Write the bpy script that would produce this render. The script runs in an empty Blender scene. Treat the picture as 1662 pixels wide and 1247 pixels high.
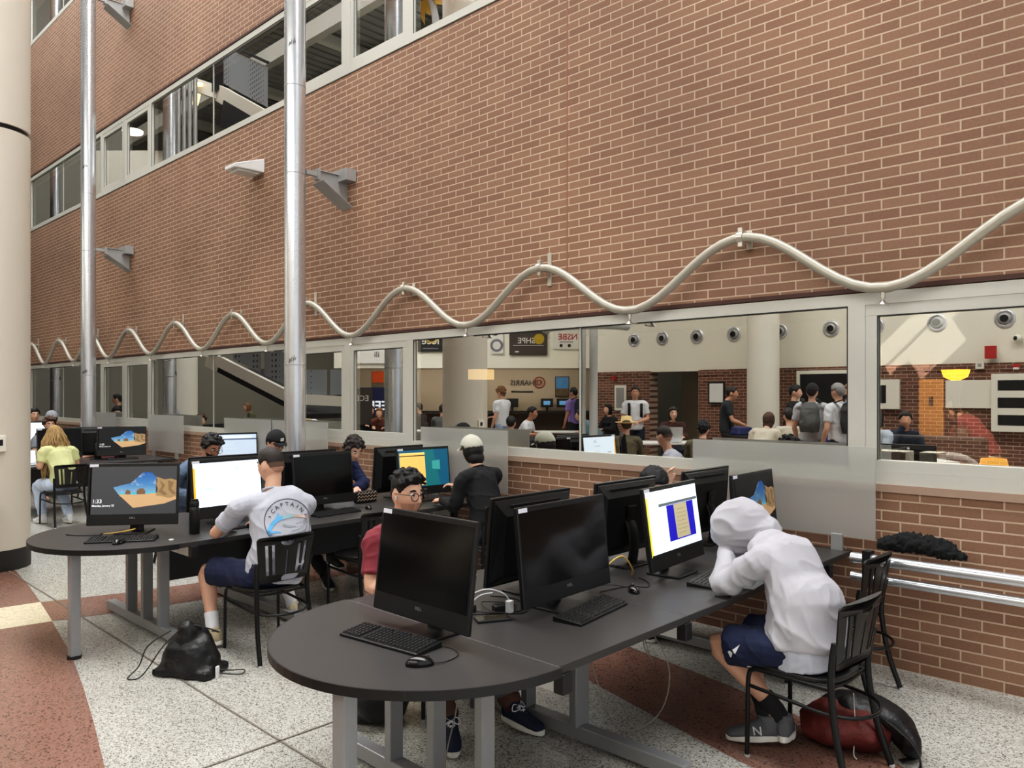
import bpy, bmesh, math, random
from mathutils import Vector, Matrix, noise
from mathutils.bvhtree import BVHTree
random.seed(7)
S = bpy.context.scene
COL = S.collection
V = Vector
PI = math.pi
def R(d): return math.radians(d)
def lin(c):
    return tuple((x/255/12.92 if x/255 <= .04045 else ((x/255+.055)/1.055)**2.4) for x in c)
# ------------------------------------------------------------------ materials
MATS = {}
def mat(name, rgb, rough=.5, metal=0., var=.06, scale=30., bump=0., bscale=200., emit=0., spec=.5, sheen=0., coat=0.):
    if name in MATS: return MATS[name]
    m = bpy.data.materials.new(name); m.use_nodes = True
    n = m.node_tree; b = n.nodes['Principled BSDF']
    c = lin(rgb)
    b.inputs['Roughness'].default_value = rough; b.inputs['Metallic'].default_value = metal
    b.inputs['Specular IOR Level'].default_value = spec
    if coat: b.inputs['Coat Weight'].default_value = coat
    if sheen: b.inputs['Sheen Weight'].default_value = sheen
    tc = n.nodes.new('ShaderNodeTexCoord')
    nz = n.nodes.new('ShaderNodeTexNoise'); nz.inputs['Scale'].default_value = scale; nz.inputs['Detail'].default_value = 3
    n.links.new(tc.outputs['Object'], nz.inputs['Vector'])
    mx = n.nodes.new('ShaderNodeMix'); mx.data_type = 'RGBA'
    mx.inputs[6].default_value = (*[x*(1-var) for x in c], 1); mx.inputs[7].default_value = (*[min(1, x*(1+var)) for x in c], 1)
    n.links.new(nz.outputs['Fac'], mx.inputs[0]); n.links.new(mx.outputs[2], b.inputs['Base Color'])
    if emit:
        n.links.new(mx.outputs[2], b.inputs['Emission Color']); b.inputs['Emission Strength'].default_value = emit
    if bump:
        nb = n.nodes.new('ShaderNodeTexNoise'); nb.inputs['Scale'].default_value = bscale; nb.inputs['Detail'].default_value = 4
        n.links.new(tc.outputs['Object'], nb.inputs['Vector'])
        bp = n.nodes.new('ShaderNodeBump'); bp.inputs['Strength'].default_value = bump; bp.inputs['Distance'].default_value = .01
        n.links.new(nb.outputs['Fac'], bp.inputs['Height']); n.links.new(bp.outputs['Normal'], b.inputs['Normal'])
    MATS[name] = m
    return m
def nodes_of(name):
    m = bpy.data.materials.new(name); m.use_nodes = True
    MATS[name] = m
    return m, m.node_tree, m.node_tree.nodes['Principled BSDF']
def brick_mat(name, c1, c2, mort, bw=.229, rh=.0676, ms=.0055, axes='xz', stain=True):
    m, n, b = nodes_of(name)
    tc = n.nodes.new('ShaderNodeTexCoord'); sp = n.nodes.new('ShaderNodeSeparateXYZ'); cb = n.nodes.new('ShaderNodeCombineXYZ')
    n.links.new(tc.outputs['Object'], sp.inputs[0])
    n.links.new(sp.outputs['X'], cb.inputs[0]); n.links.new(sp.outputs['Z'], cb.inputs[1])
    bt = n.nodes.new('ShaderNodeTexBrick'); bt.offset = .5
    n.links.new(cb.outputs[0], bt.inputs['Vector'])
    bt.inputs['Scale'].default_value = 1; bt.inputs['Brick Width'].default_value = bw; bt.inputs['Row Height'].default_value = rh
    bt.inputs['Mortar Size'].default_value = ms; bt.inputs['Mortar Smooth'].default_value = .25; bt.inputs['Bias'].default_value = 0.
    bt.inputs['Color1'].default_value = (*lin(c1), 1); bt.inputs['Color2'].default_value = (*lin(c2), 1); bt.inputs['Mortar'].default_value = (*lin(mort), 1)
    nz = n.nodes.new('ShaderNodeTexNoise'); nz.inputs['Scale'].default_value = .55; nz.inputs['Detail'].default_value = 5
    n.links.new(cb.outputs[0], nz.inputs['Vector'])
    rp = n.nodes.new('ShaderNodeMapRange'); rp.inputs[1].default_value = .3; rp.inputs[2].default_value = .7; rp.inputs[3].default_value = .8; rp.inputs[4].default_value = 1.14
    n.links.new(nz.outputs['Fac'], rp.inputs[0])
    n2 = n.nodes.new('ShaderNodeTexNoise'); n2.inputs['Scale'].default_value = 60; n2.inputs['Detail'].default_value = 4
    n.links.new(tc.outputs['Object'], n2.inputs['Vector'])
    r2 = n.nodes.new('ShaderNodeMapRange'); r2.inputs[3].default_value = .82; r2.inputs[4].default_value = 1.18
    n.links.new(n2.outputs['Fac'], r2.inputs[0])
    mu = n.nodes.new('ShaderNodeMath'); mu.operation = 'MULTIPLY'
    n.links.new(rp.outputs[0], mu.inputs[0]); n.links.new(r2.outputs[0], mu.inputs[1])
    sc = n.nodes.new('ShaderNodeVectorMath'); sc.operation = 'SCALE'
    n.links.new(bt.outputs['Color'], sc.inputs[0]); n.links.new(mu.outputs[0], sc.inputs['Scale'])
    n.links.new(sc.outputs[0], b.inputs['Base Color'])
    b.inputs['Roughness'].default_value = .82
    bp = n.nodes.new('ShaderNodeBump'); bp.inputs['Strength'].default_value = .6; bp.inputs['Distance'].default_value = .006; bp.invert = True
    n.links.new(bt.outputs['Fac'], bp.inputs['Height']); n.links.new(bp.outputs['Normal'], b.inputs['Normal'])
    return m
def terrazzo(name, base, chips, sc=95., rough=.22):
    m, n, b = nodes_of(name)
    tc = n.nodes.new('ShaderNodeTexCoord'); v = n.nodes.new('ShaderNodeTexVoronoi'); v.inputs['Scale'].default_value = sc; v.inputs['Randomness'].default_value = 1
    nz = n.nodes.new('ShaderNodeTexNoise'); nz.inputs['Scale'].default_value = sc*.6; nz.inputs['Detail'].default_value = 2
    n.links.new(tc.outputs['Object'], nz.inputs['Vector'])
    mxv = n.nodes.new('ShaderNodeMix'); mxv.data_type = 'RGBA'; mxv.inputs[0].default_value = .02
    n.links.new(tc.outputs['Object'], mxv.inputs[6]); n.links.new(nz.outputs['Color'], mxv.inputs[7])
    n.links.new(mxv.outputs[2], v.inputs['Vector'])
    sp = n.nodes.new('ShaderNodeSeparateColor'); n.links.new(v.outputs['Color'], sp.inputs[0])
    cr = n.nodes.new('ShaderNodeValToRGB'); cr.color_ramp.interpolation = 'CONSTANT'
    e = cr.color_ramp.elements; e[0].position = 0; e[0].color = (*lin(chips[0]), 1); e[1].position = .1; e[1].color = (*lin(chips[1]), 1)
    for p, c in ((.24, chips[2]), (.36, base), (.72, chips[3])):
        x = e.new(p); x.color = (*lin(c), 1)
    n.links.new(sp.outputs[0], cr.inputs[0])
    big = n.nodes.new('ShaderNodeTexNoise'); big.inputs['Scale'].default_value = 1.2; n.links.new(tc.outputs['Object'], big.inputs['Vector'])
    mr = n.nodes.new('ShaderNodeMapRange'); mr.inputs[1].default_value = .3; mr.inputs[2].default_value = .7; mr.inputs[3].default_value = .88; mr.inputs[4].default_value = 1.08
    n.links.new(big.outputs['Fac'], mr.inputs[0])
    s2 = n.nodes.new('ShaderNodeVectorMath'); s2.operation = 'SCALE'; n.links.new(cr.outputs[0], s2.inputs[0]); n.links.new(mr.outputs[0], s2.inputs['Scale'])
    n.links.new(s2.outputs[0], b.inputs['Base Color']); b.inputs['Roughness'].default_value = rough
    return m
def glass_mat(name, tint, refl, fac):
    m = bpy.data.materials.new(name); m.use_nodes = True; n = m.node_tree; n.nodes.clear()
    o = n.nodes.new('ShaderNodeOutputMaterial'); t = n.nodes.new('ShaderNodeBsdfTransparent'); g = n.nodes.new('ShaderNodeBsdfGlossy'); x = n.nodes.new('ShaderNodeMixShader')
    t.inputs[0].default_value = (*tint, 1); g.inputs['Color'].default_value = (*refl, 1); g.inputs['Roughness'].default_value = 0
    # a faint large-scale ripple keeps the procedural pane from being perfectly flat
    x.inputs[0].default_value = fac
    n.links.new(t.outputs[0], x.inputs[1]); n.links.new(g.outputs[0], x.inputs[2]); n.links.new(x.outputs[0], o.inputs[0])
    MATS[name] = m
    return m
def frosted_mat(name, rgb):
    m, n, b = nodes_of(name)
    tc = n.nodes.new('ShaderNodeTexCoord'); nz = n.nodes.new('ShaderNodeTexNoise'); nz.inputs['Scale'].default_value = 300
    n.links.new(tc.outputs['Object'], nz.inputs['Vector'])
    bp = n.nodes.new('ShaderNodeBump'); bp.inputs['Strength'].default_value = .08; n.links.new(nz.outputs['Fac'], bp.inputs['Height']); n.links.new(bp.outputs['Normal'], b.inputs['Normal'])
    b.inputs['Base Color'].default_value = (*lin(rgb), 1); b.inputs['Roughness'].default_value = .38
    b.inputs['Transmission Weight'].default_value = .72; b.inputs['IOR'].default_value = 1.2
    return m
# ------------------------------------------------------------------ mesh builder
_TXT = {}
def text_geo(s, size=1., align='CENTER', bold=0.):
    k = (s, align, bold)
    if k not in _TXT:
        c = bpy.data.curves.new('txt', 'FONT'); c.body = s; c.size = 1; c.align_x = align; c.align_y = 'CENTER'; c.resolution_u = 2; c.offset = bold
        o = bpy.data.objects.new('txt', c); COL.objects.link(o)
        dg = bpy.context.evaluated_depsgraph_get(); me = bpy.data.meshes.new_from_object(o.evaluated_get(dg))
        _TXT[k] = ([v.co.copy() for v in me.vertices], [tuple(p.vertices) for p in me.polygons])
        bpy.data.objects.remove(o); bpy.data.curves.remove(c); bpy.data.meshes.remove(me)
    vs, fs = _TXT[k]
    return [v*size for v in vs], fs
def crom(pts, sub=4):
    P = [V(p) for p in pts]; out = []
    for i in range(len(P)-1):
        a, b, c, d = P[max(i-1, 0)], P[i], P[i+1], P[min(i+2, len(P)-1)]
        for k in range(sub):
            t = k/sub
            out.append(.5*((2*b)+(c-a)*t+(2*a-5*b+4*c-d)*t*t+(3*b-a-3*c+d)*t**3))
    out.append(P[-1]); return out
def lerpl(vals, sub):
    out = []
    for i in range(len(vals)-1):
        for k in range(sub):
            t = k/sub; t = t*t*(3-2*t)
            a, b = vals[i], vals[i+1]
            out.append(tuple(x+(y-x)*t for x, y in zip(a, b)))
    out.append(vals[-1]); return out
class MB:
    def __init__(s): s.v = []; s.f = []; s.m = []; s.sm = []
    def add(s, vs, fs, M=None, mi=0, smooth=False):
        b = len(s.v)
        s.v += [(M @ V(v)) if M is not None else V(v) for v in vs]
        s.f += [tuple(b+i for i in f) for f in fs]; s.m += [mi]*len(fs); s.sm += [smooth]*len(fs)
        return s
    def box(s, c, d, M=None, mi=0, taper=1.):
        x, y, z = [k/2 for k in d]; t = taper
        vs = [V((c[0]+a*x*(t if e > 0 else 1), c[1]+b*y*(t if e > 0 else 1), c[2]+e*z)) for e in (-1, 1) for a, b in ((-1, -1), (1, -1), (1, 1), (-1, 1))]
        return s.add(vs, [(3, 2, 1, 0), (4, 5, 6, 7), (0, 1, 5, 4), (1, 2, 6, 5), (2, 3, 7, 6), (3, 0, 4, 7)], M, mi)
    def tube(s, pts, r, n=8, M=None, mi=0, closed=False, lat=None, cap=True):
        P = [V(p) for p in pts]; k = len(P)
        rs = r if isinstance(r, (list, tuple)) else [r]*k
        T = []
        for i in range(k):
            a = P[(i-1) % k] if (i > 0 or closed) else P[i]; b = P[(i+1) % k] if (i < k-1 or closed) else P[i]
            t = (b-a); T.append(t.normalized() if t.length > 1e-9 else V((0, 0, 1)))
        u = None; vs = []
        for i in range(k):
            if lat is not None: u = V(lat) - T[i]*V(lat).dot(T[i])
            elif u is None:
                u = T[i].orthogonal()
            else: u = u - T[i]*u.dot(T[i])
            if u.length < 1e-6: u = T[i].orthogonal()
            u.normalize(); w = T[i].cross(u)
            q = rs[i]; ra, rb = (q if isinstance(q, tuple) else (q, q))
            for j in range(n):
                an = 2*PI*j/n
                vs.append(P[i]+u*math.cos(an)*ra+w*math.sin(an)*rb)
        fs = []
        for i in range(k if closed else k-1):
            for j in range(n):
                a = i*n+j; b = i*n+(j+1) % n; i2 = (i+1) % k
                fs.append((a, b, i2*n+(j+1) % n, i2*n+j))
        if cap and not closed:
            s.add(vs[:n], [tuple(range(n-1, -1, -1))], M, mi); s.add(vs[-n:], [tuple(range(n))], M, mi)
        return s.add(vs, fs, M, mi, True)
    def sweep(s, pts, rad, sub=4, n=14, lat=None, M=None, mi=0):
        rr = [(q if isinstance(q, tuple) else (q, q)) for q in rad]
        return s.tube(crom(pts, sub), lerpl(rr, sub), n, M, mi, lat=lat)
    def lathe(s, prof, n=24, M=None, mi=0, cap=True):
        vs = [V((r*math.cos(2*PI*j/n), r*math.sin(2*PI*j/n), z)) for r, z in prof for j in range(n)]
        fs = [(i*n+j, i*n+(j+1) % n, (i+1)*n+(j+1) % n, (i+1)*n+j) for i in range(len(prof)-1) for j in range(n)]
        if cap:
            s.add(vs[:n], [tuple(range(n-1, -1, -1))], M, mi); s.add(vs[-n:], [tuple(range(n))], M, mi)
        return s.add(vs, fs, M, mi, True)
    def prism(s, poly, z0, z1, M=None, mi=0):
        n = len(poly)
        vs = [V((x, y, z0)) for x, y in poly]+[V((x, y, z1)) for x, y in poly]
        fs = [tuple(range(n-1, -1, -1)), tuple(range(n, 2*n))]+[(i, (i+1) % n, n+(i+1) % n, n+i) for i in range(n)]
        return s.add(vs, fs, M, mi)
    def poly(s, pts, M=None, mi=0): return s.add(pts, [tuple(range(len(pts)))], M, mi)
    def ball(s, c, r, n=12, m=8, M=None, mi=0, fn=None):
        r = r if isinstance(r, tuple) else (r, r, r)
        vs = []; c = V(c)
        for i in range(m+1):
            th = PI*i/m
            for j in range(n):
                ph = 2*PI*j/n
                d = V((math.sin(th)*math.cos(ph), math.sin(th)*math.sin(ph), math.cos(th)))
                k = fn(d) if fn else 1.
                vs.append(c+V((d.x*r[0], d.y*r[1], d.z*r[2]))*k)
        fs = [(i*n+j, (i+1)*n+j, (i+1)*n+(j+1) % n, i*n+(j+1) % n) for i in range(m) for j in range(n)]
        return s.add(vs, fs, M, mi, True)
    def text(s, t, size, M, mi=0, align='CENTER', bold=0.):
        vs, fs = text_geo(t, size, align, bold)
        return s.add(vs, fs, M, mi)
    def mesh(s, name):
        me = bpy.data.meshes.new(name); me.from_pydata([tuple(v) for v in s.v], [], s.f); me.update()
        for p, mi, sm in zip(me.polygons, s.m, s.sm): p.material_index = mi; p.use_smooth = sm
        return me
    def build(s, name, mats, parent=None, bevel=0., label=None, clean=False):
        me = s.mesh(name)
        return link(name, me, mats, parent, bevel, label)
def link(name, me, mats, parent=None, bevel=0., label=None):
    for m in (mats if isinstance(mats, (list, tuple)) else [mats]): me.materials.append(m)
    o = bpy.data.objects.new(name, me); COL.objects.link(o)
    if parent is not None: o.parent = parent
    if label: o['label'] = label
    if bevel:
        b = o.modifiers.new('b', 'BEVEL'); b.width = bevel; b.segments = 2; b.limit_method = 'ANGLE'; b.angle_limit = R(40)
    return o
def remesh(mb, vox, smooth=2, fac=.5, disp=None):
    me = mb.mesh('tmp'); o = bpy.data.objects.new('tmp', me); COL.objects.link(o)
    r = o.modifiers.new('r', 'REMESH'); r.mode = 'VOXEL'; r.voxel_size = vox; r.use_smooth_shade = True
    if smooth:
        k = o.modifiers.new('s', 'SMOOTH'); k.factor = fac; k.iterations = smooth
    dg = bpy.context.evaluated_depsgraph_get()
    out = bpy.data.meshes.new_from_object(o.evaluated_get(dg))
    bpy.data.objects.remove(o); bpy.data.meshes.remove(me)
    if disp:
        nn = [v.normal.copy() for v in out.vertices]
        for v, q in zip(out.vertices, nn): v.co += q*disp(v.co, q)
    for p in out.polygons: p.use_smooth = True
    out.materials.clear(); out.update()
    return out
def tag(o, label, cat, group=None, kind=None):
    if label: o['label'] = label
    if cat: o['category'] = cat
    if group: o['group'] = group
    if kind: o['kind'] = kind
    return o
def thing(name, label, cat, loc=(0, 0, 0), rz=0., group=None):
    o = bpy.data.objects.new(name, None); COL.objects.link(o); o.empty_display_size = .1
    o.location = loc; o.rotation_euler = (0, 0, rz)
    return tag(o, label, cat, group)
def struct(o): o['kind'] = 'structure'; return o
def kids(o): return [c for c in bpy.data.objects if c.parent == o]
def dup(src, loc, rz, label, group=None):
    def cp(o, par):
        c = o.copy(); COL.objects.link(c)
        if par is not None: c.parent = par
        for ch in KID.get(o.name, ()): cp(ch, c)
        return c
    KID = {}
    for x in bpy.data.objects:
        if x.parent: KID.setdefault(x.parent.name, []).append(x)
    r = cp(src, None); r.location = loc; r.rotation_euler = (0, 0, rz); r['label'] = label
    if group: r['group'] = group
    return r
FACE = Matrix(((0, 0, 1, 0), (1, 0, 0, 0), (0, 1, 0, 0), (0, 0, 0, 1)))   # local picture plane (x right, y up) -> a sign facing +x
def face(x, y, z): return Matrix.Translation((x, y, z)) @ FACE
# ------------------------------------------------------------------ camera and the place's frame
F, CX, HY, CAMZ, TH = 1249., 831., 640., 1.77, R(46.39)
FWD = V((-math.cos(TH), math.sin(TH), 0)); RGT = V((math.sin(TH), math.cos(TH), 0))
W = 5.3
def ray(u, v): return FWD + RGT*((u-CX)/F) + V((0, 0, (HY-v)/F))
def atY(u, v, Y): d = ray(u, v); return V((0, 0, CAMZ)) + d*(Y/d.y)
def atZ(u, v, z): d = ray(u, v); return V((0, 0, CAMZ)) + d*((z-CAMZ)/d.z)
def mirY(u, v, Yr):
    """the point at depth Yr in front of the glass that one sees mirrored in it along this sight line"""
    p = atY(u, v, 2*W-Yr); return V((p.x, Yr, p.z))
cam = bpy.data.cameras.new('camera'); co = bpy.data.objects.new('camera', cam); COL.objects.link(co)
co.location = (0, 0, CAMZ); co.rotation_euler = (PI/2, 0, PI/2-TH); cam.sensor_width = 36; cam.lens = 36*F/1662; cam.shift_y = 16.5/1662
cam.clip_start = .05; cam.clip_end = 200
S.camera = co
S.view_settings.view_transform = 'Standard'; S.view_settings.look = 'None'; S.view_settings.exposure = 0.0
S.view_settings.use_curve_mapping = True
_c = S.view_settings.curve_mapping.curves[3]
for _p in ((.03, .021), (.12, .108), (.45, .46)): _c.points.new(*_p)
S.view_settings.curve_mapping.update()
# ------------------------------------------------------------------ palette
M_BRICK = brick_mat('red brick', (147, 112, 90), (134, 99, 79), (198, 172, 148))
M_BRICKD = brick_mat('brown brick', (120, 80, 62), (92, 58, 46), (170, 150, 132), bw=.2, rh=.067, ms=.006)
M_TERR = terrazzo('grey terrazzo', (180, 178, 170), ((90, 87, 82), (132, 128, 120), (157, 153, 143), (192, 190, 182)), 165.)
M_TERB = terrazzo('brown terrazzo', (134, 101, 88), ((84, 62, 54), (122, 91, 79), (128, 95, 82), (140, 106, 93)), 130)
M_TERC = terrazzo('cream terrazzo', (218, 206, 176), ((190, 176, 146), (210, 198, 168), (214, 202, 172), (224, 212, 184)), 85)
M_FRAME = mat('window frame paint', (200, 198, 188), .45, 0, .02)
M_GASKET = mat('black gasket', (28, 28, 28), .6)
M_GLASS = glass_mat('window glass', (.85, .87, .86), (.93, .94, .92), .64)
M_STEEL = mat('galvanised steel', (214, 216, 219), .27, .78, .08, 9)
M_STEELD = mat('dull steel', (164, 164, 162), .45, .4, .1, 9)
M_PIPE = mat('cream painted pipe', (176, 170, 156), .38, .25, .04)
M_CLAMP = mat('clamp steel', (205, 200, 190), .3, .8)
M_WHITE = mat('white paint', (222, 218, 204), .6, 0, .03, 2)
M_COL = mat('cream column paint', (205, 196, 180), .5, 0, .03, 2)
M_BLACK = mat('black paint', (22, 22, 22), .45)
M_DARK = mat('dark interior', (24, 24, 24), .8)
M_DECK = mat('metal deck', (118, 118, 112), .6, 0, .1)
# ------------------------------------------------------------------ the brick wall with its window strips
X0, X1 = -26., 3.4
fl = MB(); fl.poly([(X0, -14, 0), (6, -14, 0), (6, W, 0), (X0, W, 0)])
struct(fl.build('floor', M_TERR))
bands = [(0, 1.165), (2.455, 5.575), (6.865, 9.94), (11.2, 14.6)]
b = MB()
for z0, z1 in bands: b.box(((X0+X1)/2, W+.17, (z0+z1)/2), (X1-X0, .34, z1-z0))
struct(b.build('wall_back', M_BRICK))
lip = MB()
for z0, z1 in ((2.43, 2.47), (6.845, 6.885)): lip.box(((X0+X1)/2, W-.004, (z0+z1)/2+.012), (X1-X0, .016, .03))
struct(lip.build('trim_1', mat('rusty lintel', (74, 48, 40), .7)))
sl = MB(); sl.box(((X0+X1)/2, W-.006, 1.16), (X1-X0, .02, .05))
struct(sl.build('trim_2', mat('sill mortar', (168, 142, 124), .8)))
gj = MB()
for xx in (-4.37, -9.1, -12.4, -16.9): gj.box((xx, W-.001, 4.02), (.012, .006, 3.1))
gj.box((-9.1, W-.001, 8.4), (.012, .006, 3.05))
struct(gj.build('trim_3', mat('joint sealant', (150, 104, 84), .8)))
# window modules: edges of panes along x
EDGE = [(-.70, 'o'), (-1.875, 'f'), (-4.235, 's'), (-6.58, 'o'), (-7.76, 'o'), (-8.94, 'f'), (-11.3, 's'), (-13.64, 'o'), (-14.82, 'o'), (-16.0, 'f'), (-18.36, 's'), (-20.72, 'x')]
WIN = 0
def window(xr, xl, z0, z1, kind, nxt, first):
    """one pane between xl < xr; kind o = opening sash with inner frame, f / s = fixed pane (s shares a butt joint on its right)"""
    global WIN; WIN += 1
    t = thing('window_%d' % WIN, None, None, ((xl+xr)/2, W+.05, z0)); struct(t)
    w = xr-xl; h = z1-z0; fw = .055
    fr = MB(); y0, yd = -.055, .11
    fr.box((0, y0+yd/2, h-.04), (w, yd, .08)); fr.box((0, y0+yd/2, .04), (w, yd, .08))
    if kind != 's': fr.box((w/2-fw/2, y0+yd/2, h/2), (fw, yd, h-.16))
    if nxt != 's': fr.box((-w/2+fw/2, y0+yd/2, h/2), (fw, yd, h-.16))
    fr.build('frame', M_FRAME, t)
    l, r, bb, tt = -w/2+(fw if nxt != 's' else 0), w/2-(fw if kind != 's' else 0), .08, h-.08
    if kind == 'o':
        sa = MB(); q = .075
        for c, d in (((0, 0, tt-q/2), (r-l, .09, q)), ((0, 0, bb+q/2), (r-l, .09, q)), ((l+q/2, 0, (tt+bb)/2), (q, .09, tt-bb-2*q)), ((r-q/2, 0, (tt+bb)/2), (q, .09, tt-bb-2*q))):
            sa.box((c[0]+(l+r)/2 if c[0] == 0 else c[0], -.006, c[2]), d)
        sa.build('sash', M_FRAME, t, .003)
        gk = MB()
        for c, d in ((( (l+r)/2, -.049, tt-q-.003), (r-l-2*q, .006, .006)), ((l+q+.003, -.049, (tt+bb)/2), (.006, .006, tt-bb-2*q))): gk.box(c, d)
        gk.build('gasket', M_GASKET, t)
        l += q; r -= q; bb += q; tt -= q
    else:
        gk = MB()
        gk.box(((l+r)/2, -.052, tt-.004), (r-l, .006, .008))
        if kind != 's': gk.box((r-.004, -.052, (tt+bb)/2), (.008, .006, tt-bb))
        else: gk.box((l+.004, -.052, (tt+bb)/2), (.008, .006, tt-bb))
        gk.build('gasket', M_GASKET, t)
    pn = MB(); pn.poly([(l-.02, -.03, bb-.02), (r+.02, -.03, bb-.02), (r+.02, -.03, tt+.02), (l-.02, -.03, tt+.02)])
    if kind == 's':
        jm = MB(); jm.box((r if kind == 's' else l, -.034, (tt+bb)/2), (.012, .01, tt-bb)); jm.build('glazing_joint', M_FRAME, t)
    pn.build('pane', M_GLASS, t)
    return t
for z0, z1 in ((1.185, 2.44), (5.595, 6.85), (9.96, 11.2)):
    for i in range(len(EDGE)-1):
        window(EDGE[i][0], EDGE[i+1][0], z0, z1, EDGE[i][1], EDGE[i+1][1], i == 0)
# dark rooms behind the strips
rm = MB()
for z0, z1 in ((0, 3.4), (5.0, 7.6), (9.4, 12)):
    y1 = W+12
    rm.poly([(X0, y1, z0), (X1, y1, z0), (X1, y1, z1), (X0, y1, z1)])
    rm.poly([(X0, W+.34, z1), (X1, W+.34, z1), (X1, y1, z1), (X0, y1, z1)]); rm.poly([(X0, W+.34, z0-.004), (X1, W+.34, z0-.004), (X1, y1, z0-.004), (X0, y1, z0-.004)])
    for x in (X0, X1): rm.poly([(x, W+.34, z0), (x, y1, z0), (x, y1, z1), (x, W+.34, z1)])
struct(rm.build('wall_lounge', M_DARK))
# ------------------------------------------------------------------ floor inlays
def inlay(name, pts, m, z=.002):
    q = MB(); q.poly([(x, y, z) for x, y in pts]); return struct(q.build(name, m))
curve = [(-8.9, 2.15), (-8.225, 2.078), (-7.412, 1.973), (-6.745, 1.871), (-5.788, 1.722), (-5.077, 1.578), (-4.493, 1.448), (-3.908, 1.308), (-2.9, 1.0), (-1.6, .4), (0, -.6), (1.5, -2)]
inlay('floor_inlay_brown', curve+[(1.5, -9), (-12, -9), (-12, 2.2)], M_TERB)
inlay('floor_inlay_cream', [(-7.412, 1.97), (-6.72, 1.868), (-6.79, 1.4), (-7.1, -1.), (-7.9, -1.), (-7.48, 1.4)], M_TERC, .0035)
inlay('floor_band_brown', [(-7.412, 1.973), (-7.224, 2.571), (-7.10, 3.204), (-7.0, 5.3), (-6.3, 5.3), (-6.43, 3.3), (-6.495, 2.927), (-6.592, 2.369), (-6.73, 1.871)], M_TERB)
inlay('floor_band_brown.001', [(-3.7, 4.0), (-2.85, 3.74), (-2.359, 3.60), (-1.774, 3.441), (-1.2, 3.33), (-.9, 3.28), (-.75, 3.6), (-1.0, 3.83), (-1.373, 4.02), (-2.204, 4.275), (-3.051, 4.451), (-3.7, 4.6)], M_TERB)
jl = MB()
def strip(a, b_, w=.006):
    a, b_ = V((*a, .0045)), V((*b_, .0045)); d = (b_-a).normalized(); n_ = V((-d.y, d.x, 0))*w
    jl.poly([a-n_, b_-n_, b_+n_, a+n_])
for a, c in (((-8.28, 2.09), (-6.73, 2.069)), ((-6.73, 2.069), (-4.283, 2.029)), ((-4.283, 2.029), (1, 2.0)), ((-3.566, 1.2), (-3.55, 5.3)), ((-8.28, 2.09), (-10, 2.12)), ((-3.566, 1.2), (-3.6, -6)), ((-.2, 2), (-.2, 5.3))): strip(a, c)
struct(jl.build('floor_joint', mat('floor joint', (112, 104, 96), .5)))
# ------------------------------------------------------------------ steel posts tied to the wall
def post(name, x, label):
    t = thing(name, label, 'post', (x, 4.62, 0))
    p = MB(); p.tube([(0, 0, 0), (0, 0, 16)], .118, 28); p.build('shaft', M_STEEL, t)
    for z in (2.1, 4.26, 5.25, 8.6, 9.7):
        rg = MB(); rg.tube([(0, 0, z-.004), (0, 0, z+.004)], .1205, 28); rg.build('seam', M_STEELD, t)
    for z in (4.30, 8.7):
        br = thing('bracket', None, None, (0, 0, 0)); br.parent = t
        a = MB(); a.box((.06, .17, z), (.05, .14, .05)); a.box((.06, .25, z), (.1, .04, .12))
        # tapered web and flanges running to the wall
        a.add([(.05, .26, z+.05), (.05, .66, z+.05), (.05, .66, z-.33), (.05, .26, z-.09), (.066, .26, z+.05), (.066, .66, z+.05), (.066, .66, z-.33), (.066, .26, z-.09)],
              [(0, 1, 2, 3), (7, 6, 5, 4), (0, 4, 5, 1), (3, 2, 6, 7), (1, 5, 6, 2), (0, 3, 7, 4)])
        a.add([(-.06, .26, z-.09), (-.06, .66, z-.33), (.18, .66, z-.33), (.18, .26, z-.09), (-.06, .26, z-.082), (-.06, .66, z-.322), (.18, .66, z-.322), (.18, .26, z-.082)],
              [(0, 1, 2, 3), (7, 6, 5, 4), (0, 4, 5, 1), (3, 2, 6, 7), (1, 5, 6, 2), (0, 3, 7, 4)])
        a.box((.058, .46, z+.05), (.06, .42, .012)); a.build('arm', M_STEELD, br)
        pl = MB(); pl.box((.06, .60, z+.04), (.34, .14, .14)); pl.build('wall_plate', M_STEELD, br, .003)
    for k in range(3):
        mk = MB(); r = .1192; z0 = 2.12+k*3.55
        mk.tube([(r*math.cos(R(a)), r*math.sin(R(a)), z0+h) for a, h in ((-62, .0), (-57, .05), (-52, .015), (-46, .07), (-40, .02), (-34, .085), (-30, .03), (-26, .06))], .0045, 6)
        mk.build('painted_mark', M_BLACK, t)
    return t
post('steel_post', -7.80, 'tall round steel post standing nearest, beside the student in a black cap')
post('steel_post', -14.6, 'tall round steel post standing behind the blonde student')
post('steel_post', -21.4, 'farthest round steel post, seen mirrored at the end of the window strip')
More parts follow.
